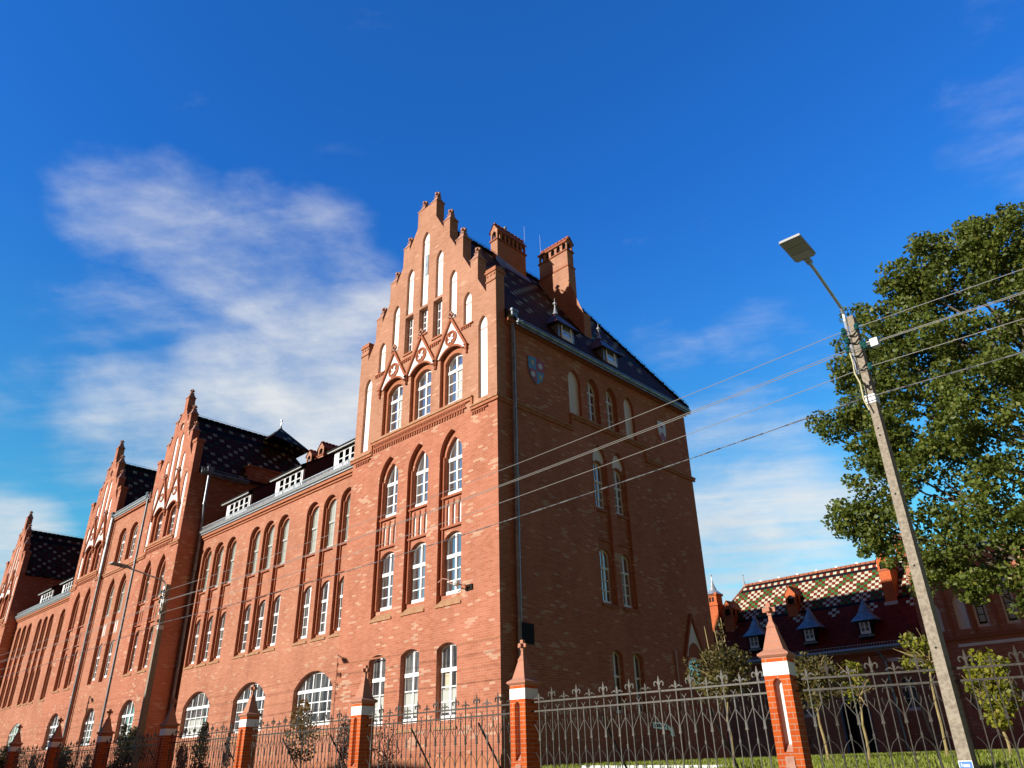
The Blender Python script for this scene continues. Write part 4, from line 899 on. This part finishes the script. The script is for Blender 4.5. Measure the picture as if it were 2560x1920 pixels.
slope(b, (hx0-.2, YH-.2, za), (hx1+.2, YH-.2, za), (hx0+3, 46.5, zb_), (hx1-3, 46.5, zb_)); slope(b, (hx1+.2, 54, za), (hx0-.2, 54, za), (hx1-3, 46.5, zb_), (hx0+3, 46.5, zb_)); slope(b, (hx0-.2, 54, za), (hx0-.2, YH-.2, za), (hx0+3, 46.5, zb_), (hx0+3, 46.5, zb_)); slope(b, (hx1+.2, YH-.2, za), (hx1+.2, 54, za), (hx1-3, 46.5, zb_), (hx1-3, 46.5, zb_)); b.build('roof', 'tileb', H)

# ------------------------------------------------------------------ fence : brick piers and wrought iron panels
NODE = [(12.78, -6.72), (7.72, -7.08), (2.72, -7.22), (-2.5, -7.25), (-7.6, -7.25), (-12.9, -7.25), (-18.1, -7.25), (-23.4, -7.25), (-28.6, -7.25), (-33.8, -7.25)]
END = (17.9, -5.3)
def make_pier():
    t_ = thing('fence_pier', 'x', 'fence pier')
    b = MB(); F = lambda u, v, w: Vector((u, -.19+w, v)); h = .19; nh = arch(-.075, .055, 1.80-.0, 2.72, 2.80)
    b.poly(F, [(-h, .0), (h, .0), (h, 2.86), (-h, 2.86)], [nh], 0, 0); b.rim(F, nh, 0, .12)
    b.box(-h, h, h-.001, h, 0, 2.86); b.face(((h, -h, 0), (h, h, 0), (h, h, 2.86), (h, -h, 2.86))); b.face(((-h, -h, 0), (-h, h, 0), (-h, h, 2.86), (-h, -h, 2.86)))
    b.box(-h, h, -h, h, 3.02, 3.10); b.box(-.27, .27, -.27, .27, -.5, .62)
    b.build('shaft', 'brickp', t_)
    b = MB(); b.box(-h-.004, h+.004, -h-.004, h+.004, 2.84, 3.03); b.build('white_band', 'white', t_)
    b = MB(); b.poly(F, nh, (), .118); b.build('niche_back', 'white', t_)
    b = MB(); b.face(((-.075, -.205, 1.72), (.055, -.205, 1.72), (.055, -.09, 1.9), (-.075, -.09, 1.9))); b.face(((-.075, -.205, 1.62), (.055, -.205, 1.62), (.055, -.205, 1.72), (-.075, -.205, 1.72))); b.box(-.085, .065, -.21, -.188, 1.3, 1.62); b.build('niche_sill', 'stone', t_)
    b = MB(); r = math.sqrt(2); b.lathe((0, 0, 3.10), [(.20*r, 0), (.235*r, .03), (.235*r, .055), (.17*r, .10), (.155*r, .11), (.062*r, .46)], 4, 0, math.pi/4); cp = b.build('cap', 'brickt', t_)
    b = MB(); b.lathe((0, 0, 3.55), [(.06*r, -.02), (.075*r, .01), (.06*r, .035), (.03*r, .10), (.022*r, .2)], 4, 0, math.pi/4); b.box(-.034, .034, -.034, .034, 3.74, 3.93); b.box(-.1, .1, -.03, .03, 3.79, 3.86); b.box(-.03, .03, -.1, .1, 3.79, 3.86); b.build('cross_finial', 'brickt', cp)
    return t_
PL = ['tallest looking pier of the fence, white slit niche, beside the leaning concrete post', 'brick fence pier in front of the corner of the tall building', 'brick fence pier left of the three lowest windows of the corner front', 'sunlit and shaded fence pier before the middle arched window of the long wing',
      'fence pier in shade where the second gabled front meets the long wing', 'shaded fence pier in front of the second gabled front', 'shaded fence pier below the double downpipes', 'small shaded fence pier at the far left of the picture', 'far fence pier beyond the left edge']
proto = make_pier()
for i, (x, y) in enumerate(NODE[:8]):
    o = proto if i == 0 else copy_tree(proto)
    nx = NODE[i-1] if i else END; dv = Vector((nx[0]-NODE[i+1][0], nx[1]-NODE[i+1][1])); o.location = (x, y, 0); o.rotation_euler = (0, 0, math.atan2(dv.y, dv.x))
    tag(o, PL[i], 'fence pier', 'brick piers of the street fence')
def leafpoly(b, pts, y=.006, m=0):
    F = lambda u, v, w: Vector((u, w, v)); b.slab(F, pts, -y, y, m)
def picket(kind):
    b = MB(); b.box(-.0075, .0075, -.0075, .0075, 1.05, 2.80); b.box(-.017, .017, -.014, .014, 2.13, 2.24); b.box(-.022, .022, -.016, .016, 2.12, 2.15)
    if kind:
        leafpoly(b, [(-.010, 2.80), (.010, 2.80), (.022, 2.93), (0, 3.03), (-.022, 2.93)]); b.box(-.014, .014, -.012, .012, 2.84, 2.87)
        for s in (-1, 1):
            pts = [(s*.006, 2.86), (s*.03, 2.915), (s*.058, 2.935), (s*.082, 2.915), (s*.085, 2.88), (s*.07, 2.86)]; 
            for (x0, z0), (x1, z1), r in zip(pts, pts[1:], (.008, .011, .014, .014, .012)): b.bar((x0, 0, z0), (x1, 0, z1), r)
            b.bar((s*.008, 0, 2.84), (s*.03, 0, 2.80), .004)
    else:
        leafpoly(b, [(-.008, 2.79), (.008, 2.79), (.02, 2.875), (0, 2.935), (-.02, 2.875)])
        for s in (-1, 1): leafpoly(b, [(s*.006, 2.815), (s*.045, 2.86), (s*.065, 2.862), (s*.12, 2.815), (s*.108, 2.842), (s*.06, 2.84)])
    for s in (-1, 1):
        A = Vector((s*.145, 0, 2.44)); B_ = Vector((s*.010, 0, 2.235)); b.bar(A, B_, .0065)
        q = A.lerp(B_, .5); b.path([q, q+Vector((s*-.018, 0, .05)), q+Vector((s*-.03, 0, .1)), q+Vector((s*-.02, 0, .125))], .006)
        pr = [(s*.0, 1.3), (s*.008, 1.72), (s*.03, 1.81), (s*.07, 1.88), (s*.115, 1.92), (s*.147, 1.945)]; b.path([(x, 0, z) for x, z in pr], .0055)
    return b
def midbar():
    b = MB(); b.box(-.006, .006, -.006, .006, 1.05, 2.66); b.box(-.013, .013, -.012, .012, 1.93, 2.0); b.box(-.011, .011, -.01, .01, 2.44, 2.56)
    for s in (-1, 1): b.bar((0, 0, 2.655), (s*.042, 0, 2.71), .007); b.path([(0, 0, 2.585), (s*.045, 0, 2.587), (s*.06, 0, 2.575), (s*.066, 0, 2.53)], .0065)
    return b
pk1, pk0, mb_ = [q.build(n, 'iron') for q, n in ((picket(1), 'fleur_picket'), (picket(0), 'leaf_picket'), (midbar(), 'scroll_bar'))]
pk_used = {}; rs_ = random.Random(21)
def fence_panel(p0, p1, label, ground_):
    a = Vector((p0[0], p0[1], 0)); d = Vector((p1[0]-p0[0], p1[1]-p0[1], 0)); L = d.length
    t_ = thing('iron_fence', label, 'fence', a, math.atan2(d.y, d.x), 'wrought iron fence sections between the piers')
    x0, x1 = .22, L-.22; n = max(3, round((x1-x0)/.297)); st = (x1-x0)/n
    for z, w in ((2.78, .014), (2.62, .014), (1.12, .018)):
        b = MB(); b.box(x0-.05, x1+.05, -.012, .012, z-w, z+w); b.build('rail', 'iron', t_)
    for k in range(n):
        src = pk1 if k % 2 else pk0
        o = src if src.name not in pk_used else src.copy()
        if src.name in pk_used: COL.objects.link(o)
        pk_used[src.name] = 1; o.parent = t_; o.location = (x0+st*(k+.5), 0, 0); o.rotation_euler = (rs_.gauss(0, .004), rs_.gauss(0, .003), rs_.gauss(0, .08))
        if k:
            o = mb_ if mb_.name not in pk_used else mb_.copy()
            if mb_.name in pk_used: COL.objects.link(o)
            pk_used[mb_.name] = 1; o.parent = t_; o.location = (x0+st*k, 0, 0)
    b = MB(); b.box(.15, L-.15, -.16, .16, .0, 1.0); b.build('plinth', 'brickp', t_)
    b = MB()
    for f in (.34, .75): b = MB(); b.bar((L*f, .02, 2.5), (L*f+.1, .95, 1.15), .02); b.build('brace', 'dark', t_)
    b = MB(); b.box(x0-.1, x0-.06, -.02, .02, .95, 2.95); b.build('end_post', 'dark', t_)
FLB = ['fence section right of the tallest pier, crossed by the concrete post', 'fence section in front of the shaded side wall', 'fence section in front of the lowest windows of the corner front', 'fence section below the right arched window of the long wing', 'fence section below the left arched window of the long wing',
       'shaded fence section in front of the second gabled front', 'shaded fence section at the foot of the double downpipes', 'fence section near the left edge of the picture']
pp = [END]+NODE
for i in range(8): fence_panel(pp[i+1], pp[i], FLB[i], 0)

# ------------------------------------------------------------------ lamp posts and overhead lines
def make_post():
    t_ = thing('lamp_post', 'x', 'lamp post')
    b = MB(); z0, z1 = -.2, 8.42; A = [(.115, .14), (.062, .085)]
    lo = [Vector((sx*.09, sy*.125, z0)) for sx, sy in ((-1, -1), (1, -1), (1, 1), (-1, 1))]; up = [Vector((sx*.052+.02, sy*.08, z1)) for sx, sy in ((-1, -1), (1, -1), (1, 1), (-1, 1))]
    for k in range(4): j = (k+1) % 4; b.face((lo[k], lo[j], up[j], up[k]))
    b.face(up); p = b.build('pole', 'concrete', t_)
    b = MB()
    for z in (6.3, 6.18, 5.2, 4.1, 2.95):
        b = MB(); b.bar((.01, -.125+.0052*z-.003, z), (.01, -.06, z), .016, 0, 8); b.build('bolt_hole', 'black', p)
    b = MB(); b.path([(-.07, -.1, 7.3), (-.07, -.08, 8.36), (-.06, -.1, 8.48), (-.04, -.2, 8.56), (.04, -1.3, 8.76), (.05, -1.55, 8.80)], .028, 0, 8); b.build('bracket_arm', 'galv', t_)
    b = MB(); c = Vector((.06, -1.95, 8.85)); d = Vector((.03, -1, .07)).normalized(); sd_ = Vector((1, .05, 0)).normalized(); upv = sd_.cross(d); upv = upv if upv.z > 0 else -upv
    def bx(l0, l1, w, h0, h1, m=0):
        P = [c+(d*l+sd_*s+upv*h)*.86 for h in (h0, h1) for s in (-w, w) for l in (l0, l1)]
        for q in ((0, 1, 3, 2), (4, 5, 7, 6), (0, 1, 5, 4), (2, 3, 7, 6), (0, 2, 6, 4), (1, 3, 7, 5)): b.face([P[i] for i in q], m)
    bx(-.35, .33, .19, .0, .05); bx(-.36, -.12, .17, -.03, .0); bx(-.35, .34, .20, -.008, .008); bx(-.55, -.33, .05, -.03, .04)
    hd = b.build('lamp_head', 'lampg', t_)
    b = MB(); bx(-.1, .1, .165, -.018, -.009); bx(.12, .3, .165, -.018, -.009); b.build('lens', 'lampl', hd)
    for z, xs in ((8.14, (-.12, .1)), (7.78, (-.13, .12)), (7.75, (.16,)), (7.35, (.15,)), (7.95, (-.1,))):
        for x in xs: b = MB(); b.lathe((x, -.14, z-.06), [(.03, 0), (.045, .02), (.03, .05), (.045, .07), (.03, .12)], 8); b.build('insulator', 'green', t_)
    b = MB()
    for z in (8.05, 7.9, 7.65, 7.4): b.path([(-.1, -.1, z), (.02, -.13, z-.04), (.1, -.14, z+.02)], .014)
    b.path([(.0, -.14, 7.1), (.02, -.16, 7.0), (.08, -.16, 7.02), (.08, -.15, 7.1)], .014); b.path([(.1, -.14, 7.1), (.12, -.16, 7.0), (.17, -.16, 7.02), (.17, -.15, 7.1)], .014); b.build('hook', 'dark', t_)
    b = MB(); b.box(-.07, .09, -.10, .10, 6.75, 6.9); b.build('tape_band', 'swht', p)
    b = MB(); b.path([(-.1, -.16, 7.7), (-.08, -.2, 7.5), (-.1, -.18, 7.3), (-.05, -.2, 7.1), (-.06, -.2, 6.8), (-.02, -.18, 6.6)], .012); b.build('loose_cable', 'cream', t_)
    b = MB(); b.box(.26, .38, -.2, -.1, 7.66, 7.8); b.bar((.1, -.14, 7.8), (.3, -.15, 7.78), .008); b.build('junction_box', 'swht', t_)
    return t_
P0 = make_post(); tag(P0, 'leaning concrete street lamp post standing close in front of the fence at right', 'lamp post', 'concrete lamp posts along the street')
P0.location = (14.93, -6.2, .1); P0.rotation_euler = (0, 0, 0)
P1 = copy_tree(P0); P1.location = (-11.45, -6.6, -.15); P1.rotation_euler = (0, 0, 0); tag(P1, 'distant street lamp post in front of the second gabled front', 'lamp post', 'concrete lamp posts along the street')
P2 = copy_tree(P0); P2.location = (-36.4, -6.8, -.2); P2.rotation_euler = (0, 0, 0); tag(P2, 'farthest small lamp post near the left edge of the picture', 'lamp post', 'concrete lamp posts along the street')
# plate with house sign on the near post
b = MB(); n_ = 4; w2, h2 = .085, .12
pl_ = thing('post_sign', 'small blue and white sign plate fixed low on the leaning concrete post', 'sign', (14.94, -6.35, 1.52))
F = lambda u, v, w: Vector((u, w, v)); b.slab(F, [(-w2, -h2), (w2, -h2), (w2, h2), (-w2, h2)], 0, .006); b.build('plate', 'swht', pl_)
b = MB(); b.slab(F, [(-w2+.01, -h2+.01), (w2-.01, -h2+.01), (w2-.01, h2-.012), (-w2+.01, h2-.012)], -.004, 0); b.build('blue_field', 'blue', pl_)
b = MB(); b.boxf(F, -.03, .05, .045, .075, -.007, -.004); b.boxf(F, -.055, -.04, .05, .09, -.007, -.004); b.boxf(F, -.02, .02, -.06, -.01, -.007, -.004); b.build('mark', 'swht', pl_)
def cable(label, pts, r, m, n=14, sag=.35, twist=False):
    b = MB()
    for (a, c) in zip(pts, pts[1:]):
        a = Vector(a); c = Vector(c); prev = None
        N = n if not twist else 60
        for k in range(N+1):
            s = k/N; p = a.lerp(c, s)-Vector((0, 0, sag*4*s*(1-s)))
            if prev is not None: b.bar(prev, p, r*(1.0 if not twist else (1.25 if k % 2 else .85)), 0, 5, None, False)
            prev = p
    o = b.build('overhead_cable', m); tag(o, label, 'cable', 'overhead lines between the lamp posts')
XP = [40.4, 14.8, -10.8, -36.4, -62]; YP = [-5.8, -6.2, -6.6, -6.8, -7]
for lab, zs, off, r, m, tw_ in (('topmost bare overhead line', (8.4, 8.24, 7.98, 7.9, 7.9), (-.12, -.14), .0062, 'cable', 0), ('upper line of the close pair of overhead lines', (8.0, 7.88, 7.6, 7.6, 7.6), (-.13, -.14), .0062, 'cable', 0),
                           ('lower line of the close pair of overhead lines', (7.95, 7.84, 7.56, 7.5, 7.5), (.13, -.16), .0062, 'cable', 0), ('single bare overhead line below the pair', (7.5, 7.45, 7.15, 7.1, 7.1), (.15, -.16), .0062, 'cable', 0),
                           ('lowest, thick twisted black overhead cable', (7.1, 6.92, 6.75, 6.7, 6.7), (0, -.2), .010, 'cabled', 1)):
    cable(lab, [(x+off[0], y+off[1], z) for x, y, z in zip(XP, YP, zs)], r, m, 14, .22, tw_)

# ------------------------------------------------------------------ things on the walls
wc_ = thing('wall_camera', 'small white wall camera on a bent rusty bracket beside a corner window', 'camera', (-1.75, 0, 7.55))
b = MB(); b.path([(.3, 0, -.1), (.25, -.25, -.05), (-.1, -.35, .0), (-.35, -.4, .08), (-.4, -.42, .22), (-.7, -.45, .3), (-.95, -.45, .2)], .022, 0, 6); b.build('bracket', 'stone', wc_)
b = MB(); b.lathe((.0, -.42, -.08), [(.02, 0), (.1, .03), (.13, .1), (.1, .19), (.02, .22)], 10); b.build('camera_body', 'swht', wc_)
b = MB(); b.box(.15, .42, -.05, -.002, -.2, .0); b.build('mount', 'dark', wc_)
vb = MB(); vb.box(.0, .16, .88, 1.42, 5.48, 6.08); vb.box(.16, .19, .84, 1.46, 5.44, 6.12)
tag(vb.build('vent_box', 'dark'), 'dark square box on the shaded wall beside the corner downpipe', 'vent box')
ar = thing('arrow_sign', 'pale arrow sign pointing down right on the shaded side wall behind the fence', 'sign', (0, 0, 0))
b = MB(); b.slab(SX, [(8.25, 2.98), (9.2, 2.93), (9.2, 3.15), (8.25, 3.2)], -.02, .004); b.build('board', 'zincl', ar)
b = MB(); b.slab(SX, [(9.28, 3.12), (9.5, 2.98), (9.58, 3.06), (9.68, 2.7), (9.36, 2.74), (9.42, 2.84), (9.24, 2.98)], -.025, .004); b.build('arrow', 'zincl', ar)
b = MB()
for k in range(6): b.boxf(SX, 8.36+k*.13, 8.44+k*.13, 3.02, 3.13, -.026, -.02)
b.build('lettering', 'dark', ar)

# ------------------------------------------------------------------ trees and shrubs
def leaves(b, c, R, n, s, rng, flat=.6, squash=(1, 1, 1), shell=.5):
    for k in range(n):
        while True:
            v = Vector((rng.uniform(-1, 1), rng.uniform(-1, 1), rng.uniform(-1, 1)))
            if .02 < v.length < 1: break
        v = v.normalized()*(v.length**shell); p = c+Vector((v.x*R*squash[0], v.y*R*squash[1], v.z*R*squash[2]))
        nrm = Vector((rng.gauss(0, 1), rng.gauss(0, 1), rng.gauss(0, 1)+flat)).normalized(); a = nrm.orthogonal().normalized(); a.rotate(Matrix.Rotation(rng.uniform(0, 6.28), 3, nrm)); bb = nrm.cross(a)
        L = s*rng.uniform(.7, 1.3); w = L*.36
        b.face((p-a*L*.5, p+bb*w-a*L*.05-nrm*L*.06, p+a*L*.5-nrm*L*.14, p-bb*w-a*L*.05-nrm*L*.06), 0, ((0, 0), (1, 0), (1, 1), (0, 1)))
def limb(b, a, c, r0, r1, rng, n=5, wob=.08):
    a = Vector(a); c = Vector(c); prev = a; L = (c-a).length
    for k in range(1, n+1):
        s = k/n; p = a.lerp(c, s)+Vector((rng.uniform(-1, 1), rng.uniform(-1, 1), 0))*wob*L*(1 if k < n else 0)*.5
        b.bar(prev, p, r0+(r1-r0)*(k-1)/n, 0, 7, r0+(r1-r0)*s, False); prev = p
def big_tree():
    rng = random.Random(11); base = Vector((16.9, 4.2, 1.7))
    t_ = thing('broadleaf_tree', 'big dense green tree filling the right edge behind the leaning post', 'tree', base)
    b = MB(); top = Vector((16.4, 4.4, 13.0)); limb(b, base-Vector((0, 0, .4)), top, .36, .09, rng, 9, .03)
    blobs = [((16.2, 4.0, 14.6), 1.15), ((15.3, 3.7, 14.5), 1.1), ((16.9, 4.5, 15.0), 1.1), ((15.9, 4.0, 15.25), .55), ((14.9, 3.2, 14.75), .5), ((13.9, 2.7, 14.05), .5), ((17.2, 4.6, 14.2), 1.4), ((14.5, 2.9, 14.0), .85), ((13.5, 2.6, 13.3), .75), ((12.95, 2.2, 12.35), .7), ((15.6, 4.6, 12.9), 1.7), ((17.6, 4.4, 12.8), 1.9), ((14.3, 3.2, 12.7), 1.15),
             ((12.6, 2.6, 11.2), 1.2), ((14.0, 2.6, 11.2), 1.35), ((16.2, 3.0, 11.2), 1.6), ((12.4, 2.6, 9.9), .95), ((13.6, 2.5, 9.7), 1.2), ((15.3, 2.4, 9.5), 1.5), ((17.6, 3.2, 10.2), 1.9), ((12.35, 2.8, 8.6), .85), ((13.6, 2.6, 8.0), 1.2), ((15.4, 2.6, 7.7), 1.55), ((17.6, 3.2, 8), 2.0),
             ((11.3, 2.5, 10.3), .5), ((11.85, 2.6, 9.0), .6), ((11.15, 2.4, 7.6), .5), ((12.1, 2.5, 6.95), .65), ((13.1, 2.5, 6.5), .75), ((14.2, 2.7, 6.3), .95), ((15.5, 2.8, 6.1), 1.1), ((17.2, 3, 6.1), 1.5), ((11.9, 3.0, 11.8), .45), ((13.8, 3.0, 5.5), .55), ((12.9, 2.6, 5.75), .45), ((11.35, 2.6, 6.9), .38), ((12.1, 3.2, 10.6), .6), ((11.7, 2.5, 7.4), .5), ((14.9, 3.0, 5.25), .5)]
    for (x, y, z), r in blobs:
        c = Vector((x, y, z)); s = max(.12, min(.85, (z-4.2)/11)); limb(b, base.lerp(top, s*.8), c, .10 if r > 1 else .05, .02, rng, 5, .12)
    b.v = [p-base for p in b.v]; b.build('trunk', 'bark', t_)
    b = MB()
    for (x, y, z), r in blobs:
        m = int(22*r**2.0)+6
        for k in range(m):
            while True:
                v = Vector((rng.uniform(-1, 1), rng.uniform(-1, 1), rng.uniform(-1, 1)))
                if v.length < 1: break
            v = v.normalized()*v.length**.5
            c = Vector((x, y, z))-base+v*r*rng.uniform(.85, 1.28); rr = rng.uniform(.16, .40)
            leaves(b, c, rr, int(120*rr/.34), .112, rng, .7, (1.15, 1.15, .75), .7)
    b.build('crown', 'leaf', t_)
big_tree()
def ball_tree(base, h, R, m, label, rng, n=1500, bark='barky', squash=(1, 1, .85), s=.085, shoots=0, grp=None):
    base = Vector(base); t_ = thing('small_tree', label, 'tree', base, 0, grp)
    b = MB(); top = Vector((rng.uniform(-.12, .12), rng.uniform(-.1, .1), h-R*.4)); limb(b, (0, 0, -.2), top, .036, .022, rng, 5, .03)
    for k in range(26):
        v = Vector((rng.gauss(0, 1), rng.gauss(0, 1), rng.gauss(.25, .9))).normalized(); limb(b, top+v*R*.1, Vector((0, 0, h))+v*R*rng.uniform(.8, 1.12), .018, .004, rng, 3, .15)
    for k in range(shoots):
        x = rng.uniform(-.3, .5)*R; L = rng.uniform(.5, 1.1)*R; b.bar((x, 0, h+R*.6), (x-.05, 0, h+R*.6+L), .012)
    b.build('trunk', bark, t_)
    b = MB()
    for k in range(int(n/26)):
        v = Vector((rng.gauss(0, 1), rng.gauss(0, 1), rng.gauss(0, 1))).normalized()*(rng.random()**.4); leaves(b, Vector((v.x*R*squash[0], v.y*R*squash[1], h+v.z*R*squash[2])), R*.24, 26, s, rng, .3)
    for k in range(shoots): leaves(b, Vector((rng.uniform(-.3, .45)*R, 0, h+R*1.1)), R*.3, 16, s, rng, .3, (.4, .4, 1.4))
    b.build('crown', m, t_)
rt = random.Random(5)
ball_tree((8.5, -.98, 1.65), 2.0, .78, 'leafb', 'round clipped small tree with dry twigs before the far edge of the shaded side wall', rt, 2600, shoots=3)
ball_tree((9.75, -.15, 1.65), 1.6, .5, 'leafb', 'small dry clipped tree half hidden by the tallest pier', rt, 1200)
ball_tree((10.35, -.05, 1.65), 1.72, .66, 'leafb', 'round clipped dry tree just right of the tallest pier', rt, 2200)
ball_tree((11.1, .25, 1.65), 1.55, .5, 'leafy', 'slim yellow green small tree before the blue framed doorway', rt, 560, squash=(.55, .6, 1.2))
ball_tree((12.55, .76, 1.65), 2.15, .5, 'leafy', 'small yellow green tree right behind the leaning post', rt, 620, squash=(.8, .8, 1.1))
ball_tree((13.7, 1.1, 1.65), 1.35, .6, 'leafy', 'bright yellow small tree before the arched window of the hall', rt, 2000, squash=(.75, .75, 1.25), s=.10)
ball_tree((-8.9, -1.6, 1.5), 1.7, .9, 'leafr', 'yellow and red leafed young tree before the right arched window of the long wing', rt, 800, 'bark', (.75, .6, 1.5), .12)
ball_tree((-6.1, -1.0, 1.5), 1.2, .9, 'leafd', 'brown leafed shrub below the left low window of the corner front', rt, 600, 'bark', (.7, .6, 1.1), .08)
# 'leafd', 'dark shrub behind the fence below the middle arched window', rt, 1600, 'bark', (1, .6, 1.1), .12)
ball_tree((-23.9, -1.9, 1.2), 1.8, .8, 'leafd', 'dark green bush at the inner corner beside the second gabled front', rt, 1500, 'bark', (.8, .6, 1.2), .14)
ball_tree((-33.0, -2.2, 1.2), 1.3, .8, 'leafd', 'dark bush behind the fence between the two gabled fronts', rt, 1500, 'bark', (1.3, .6, 1), .16)
ball_tree((-42.5, -2.4, 1.2), 1.6, 1.1, 'leafd', 'far bush before the arched windows near the left edge', rt, 1500, 'bark', (1.2, .6, 1), .18)
def thuja(base, h, R, label):
    rng = random.Random(int(abs(base[0])*10)); t_ = thing('columnar_shrub', label, 'shrub', base); b = MB(); b.bar((0, 0, -.2), (0, 0, h*.7), .05, 0, 6, .02); b.build('trunk', 'bark', t_)
    b = MB()
    for k in range(70): z = rng.random(); r = R*(1-z)**.55; a = rng.uniform(0, 6.28); q = rng.random()**.5; leaves(b, Vector((math.cos(a)*r*q, math.sin(a)*r*q, .1+z*h)), .16, 34, .09, rng, .0, (.8, .8, 1.4))
    b.build('crown', 'leafd', t_)
thuja((-18.9, -.75, 1.5), 2.2, .5, 'slim dark columnar shrub against the long wing, left of the middle arched window')
thuja((-25.9, -1.75, 1.4), 2.6, .5, 'slim dark columnar shrub right of the arched window of the second gabled front')
# edging stones of the lawn
rs = random.Random(2); sm = None
for k in range(16):
    b = MB(); w = rs.uniform(.10, .17); pts = [Vector((rs.uniform(.8, 1.1)*w*math.cos(a), rs.uniform(.8, 1.1)*.12*math.sin(a), z)) for z in (0, .17) for a in [i*math.pi/3 for i in range(6)]]
    pts = [p*(1 if p.z < .1 else .9) for p in pts]
    b.face(pts[6:]); [b.face((pts[i], pts[(i+1) % 6], pts[6+(i+1) % 6], pts[6+i])) for i in range(6)]
    o = b.build('edging_stone', 'white'); o.location = (4.3+k*.26, -1.2+rs.uniform(-.03, .03), 1.565-k*.004); tag(o, 'pale rough edging stone in the row along the lawn behind the fence', 'stone', 'edging stones along the lawn')
# house across the street, behind the viewer: its shadow lies on the far part of the fence
hs_ = thing('street_house', 'plain rendered house across the street that throws shade on the far fence', 'house')
b = MB(); b.box(-75, -13.2, -38, -27, -.2, 11.4); b.build('wall', 'render', hs_)
b = MB(); slope(b, (-75.3, -26.7, 11.3), (-12.9, -26.7, 11.3), (-75.3, -32.5, 13.2), (-12.9, -32.5, 13.2)); slope(b, (-12.9, -38.3, 11.3), (-75.3, -38.3, 11.3), (-12.9, -32.5, 13.2), (-75.3, -32.5, 13.2)); b.build('roof', 'plain', hs_)
for k in range(12): window(lambda u, v, w: Vector((-u, -27-w, v)), 15.5+k*4.6, 16.9+k*4.6, 4.8, 6.6, 6.6, -.03, hs_, 'glassd')
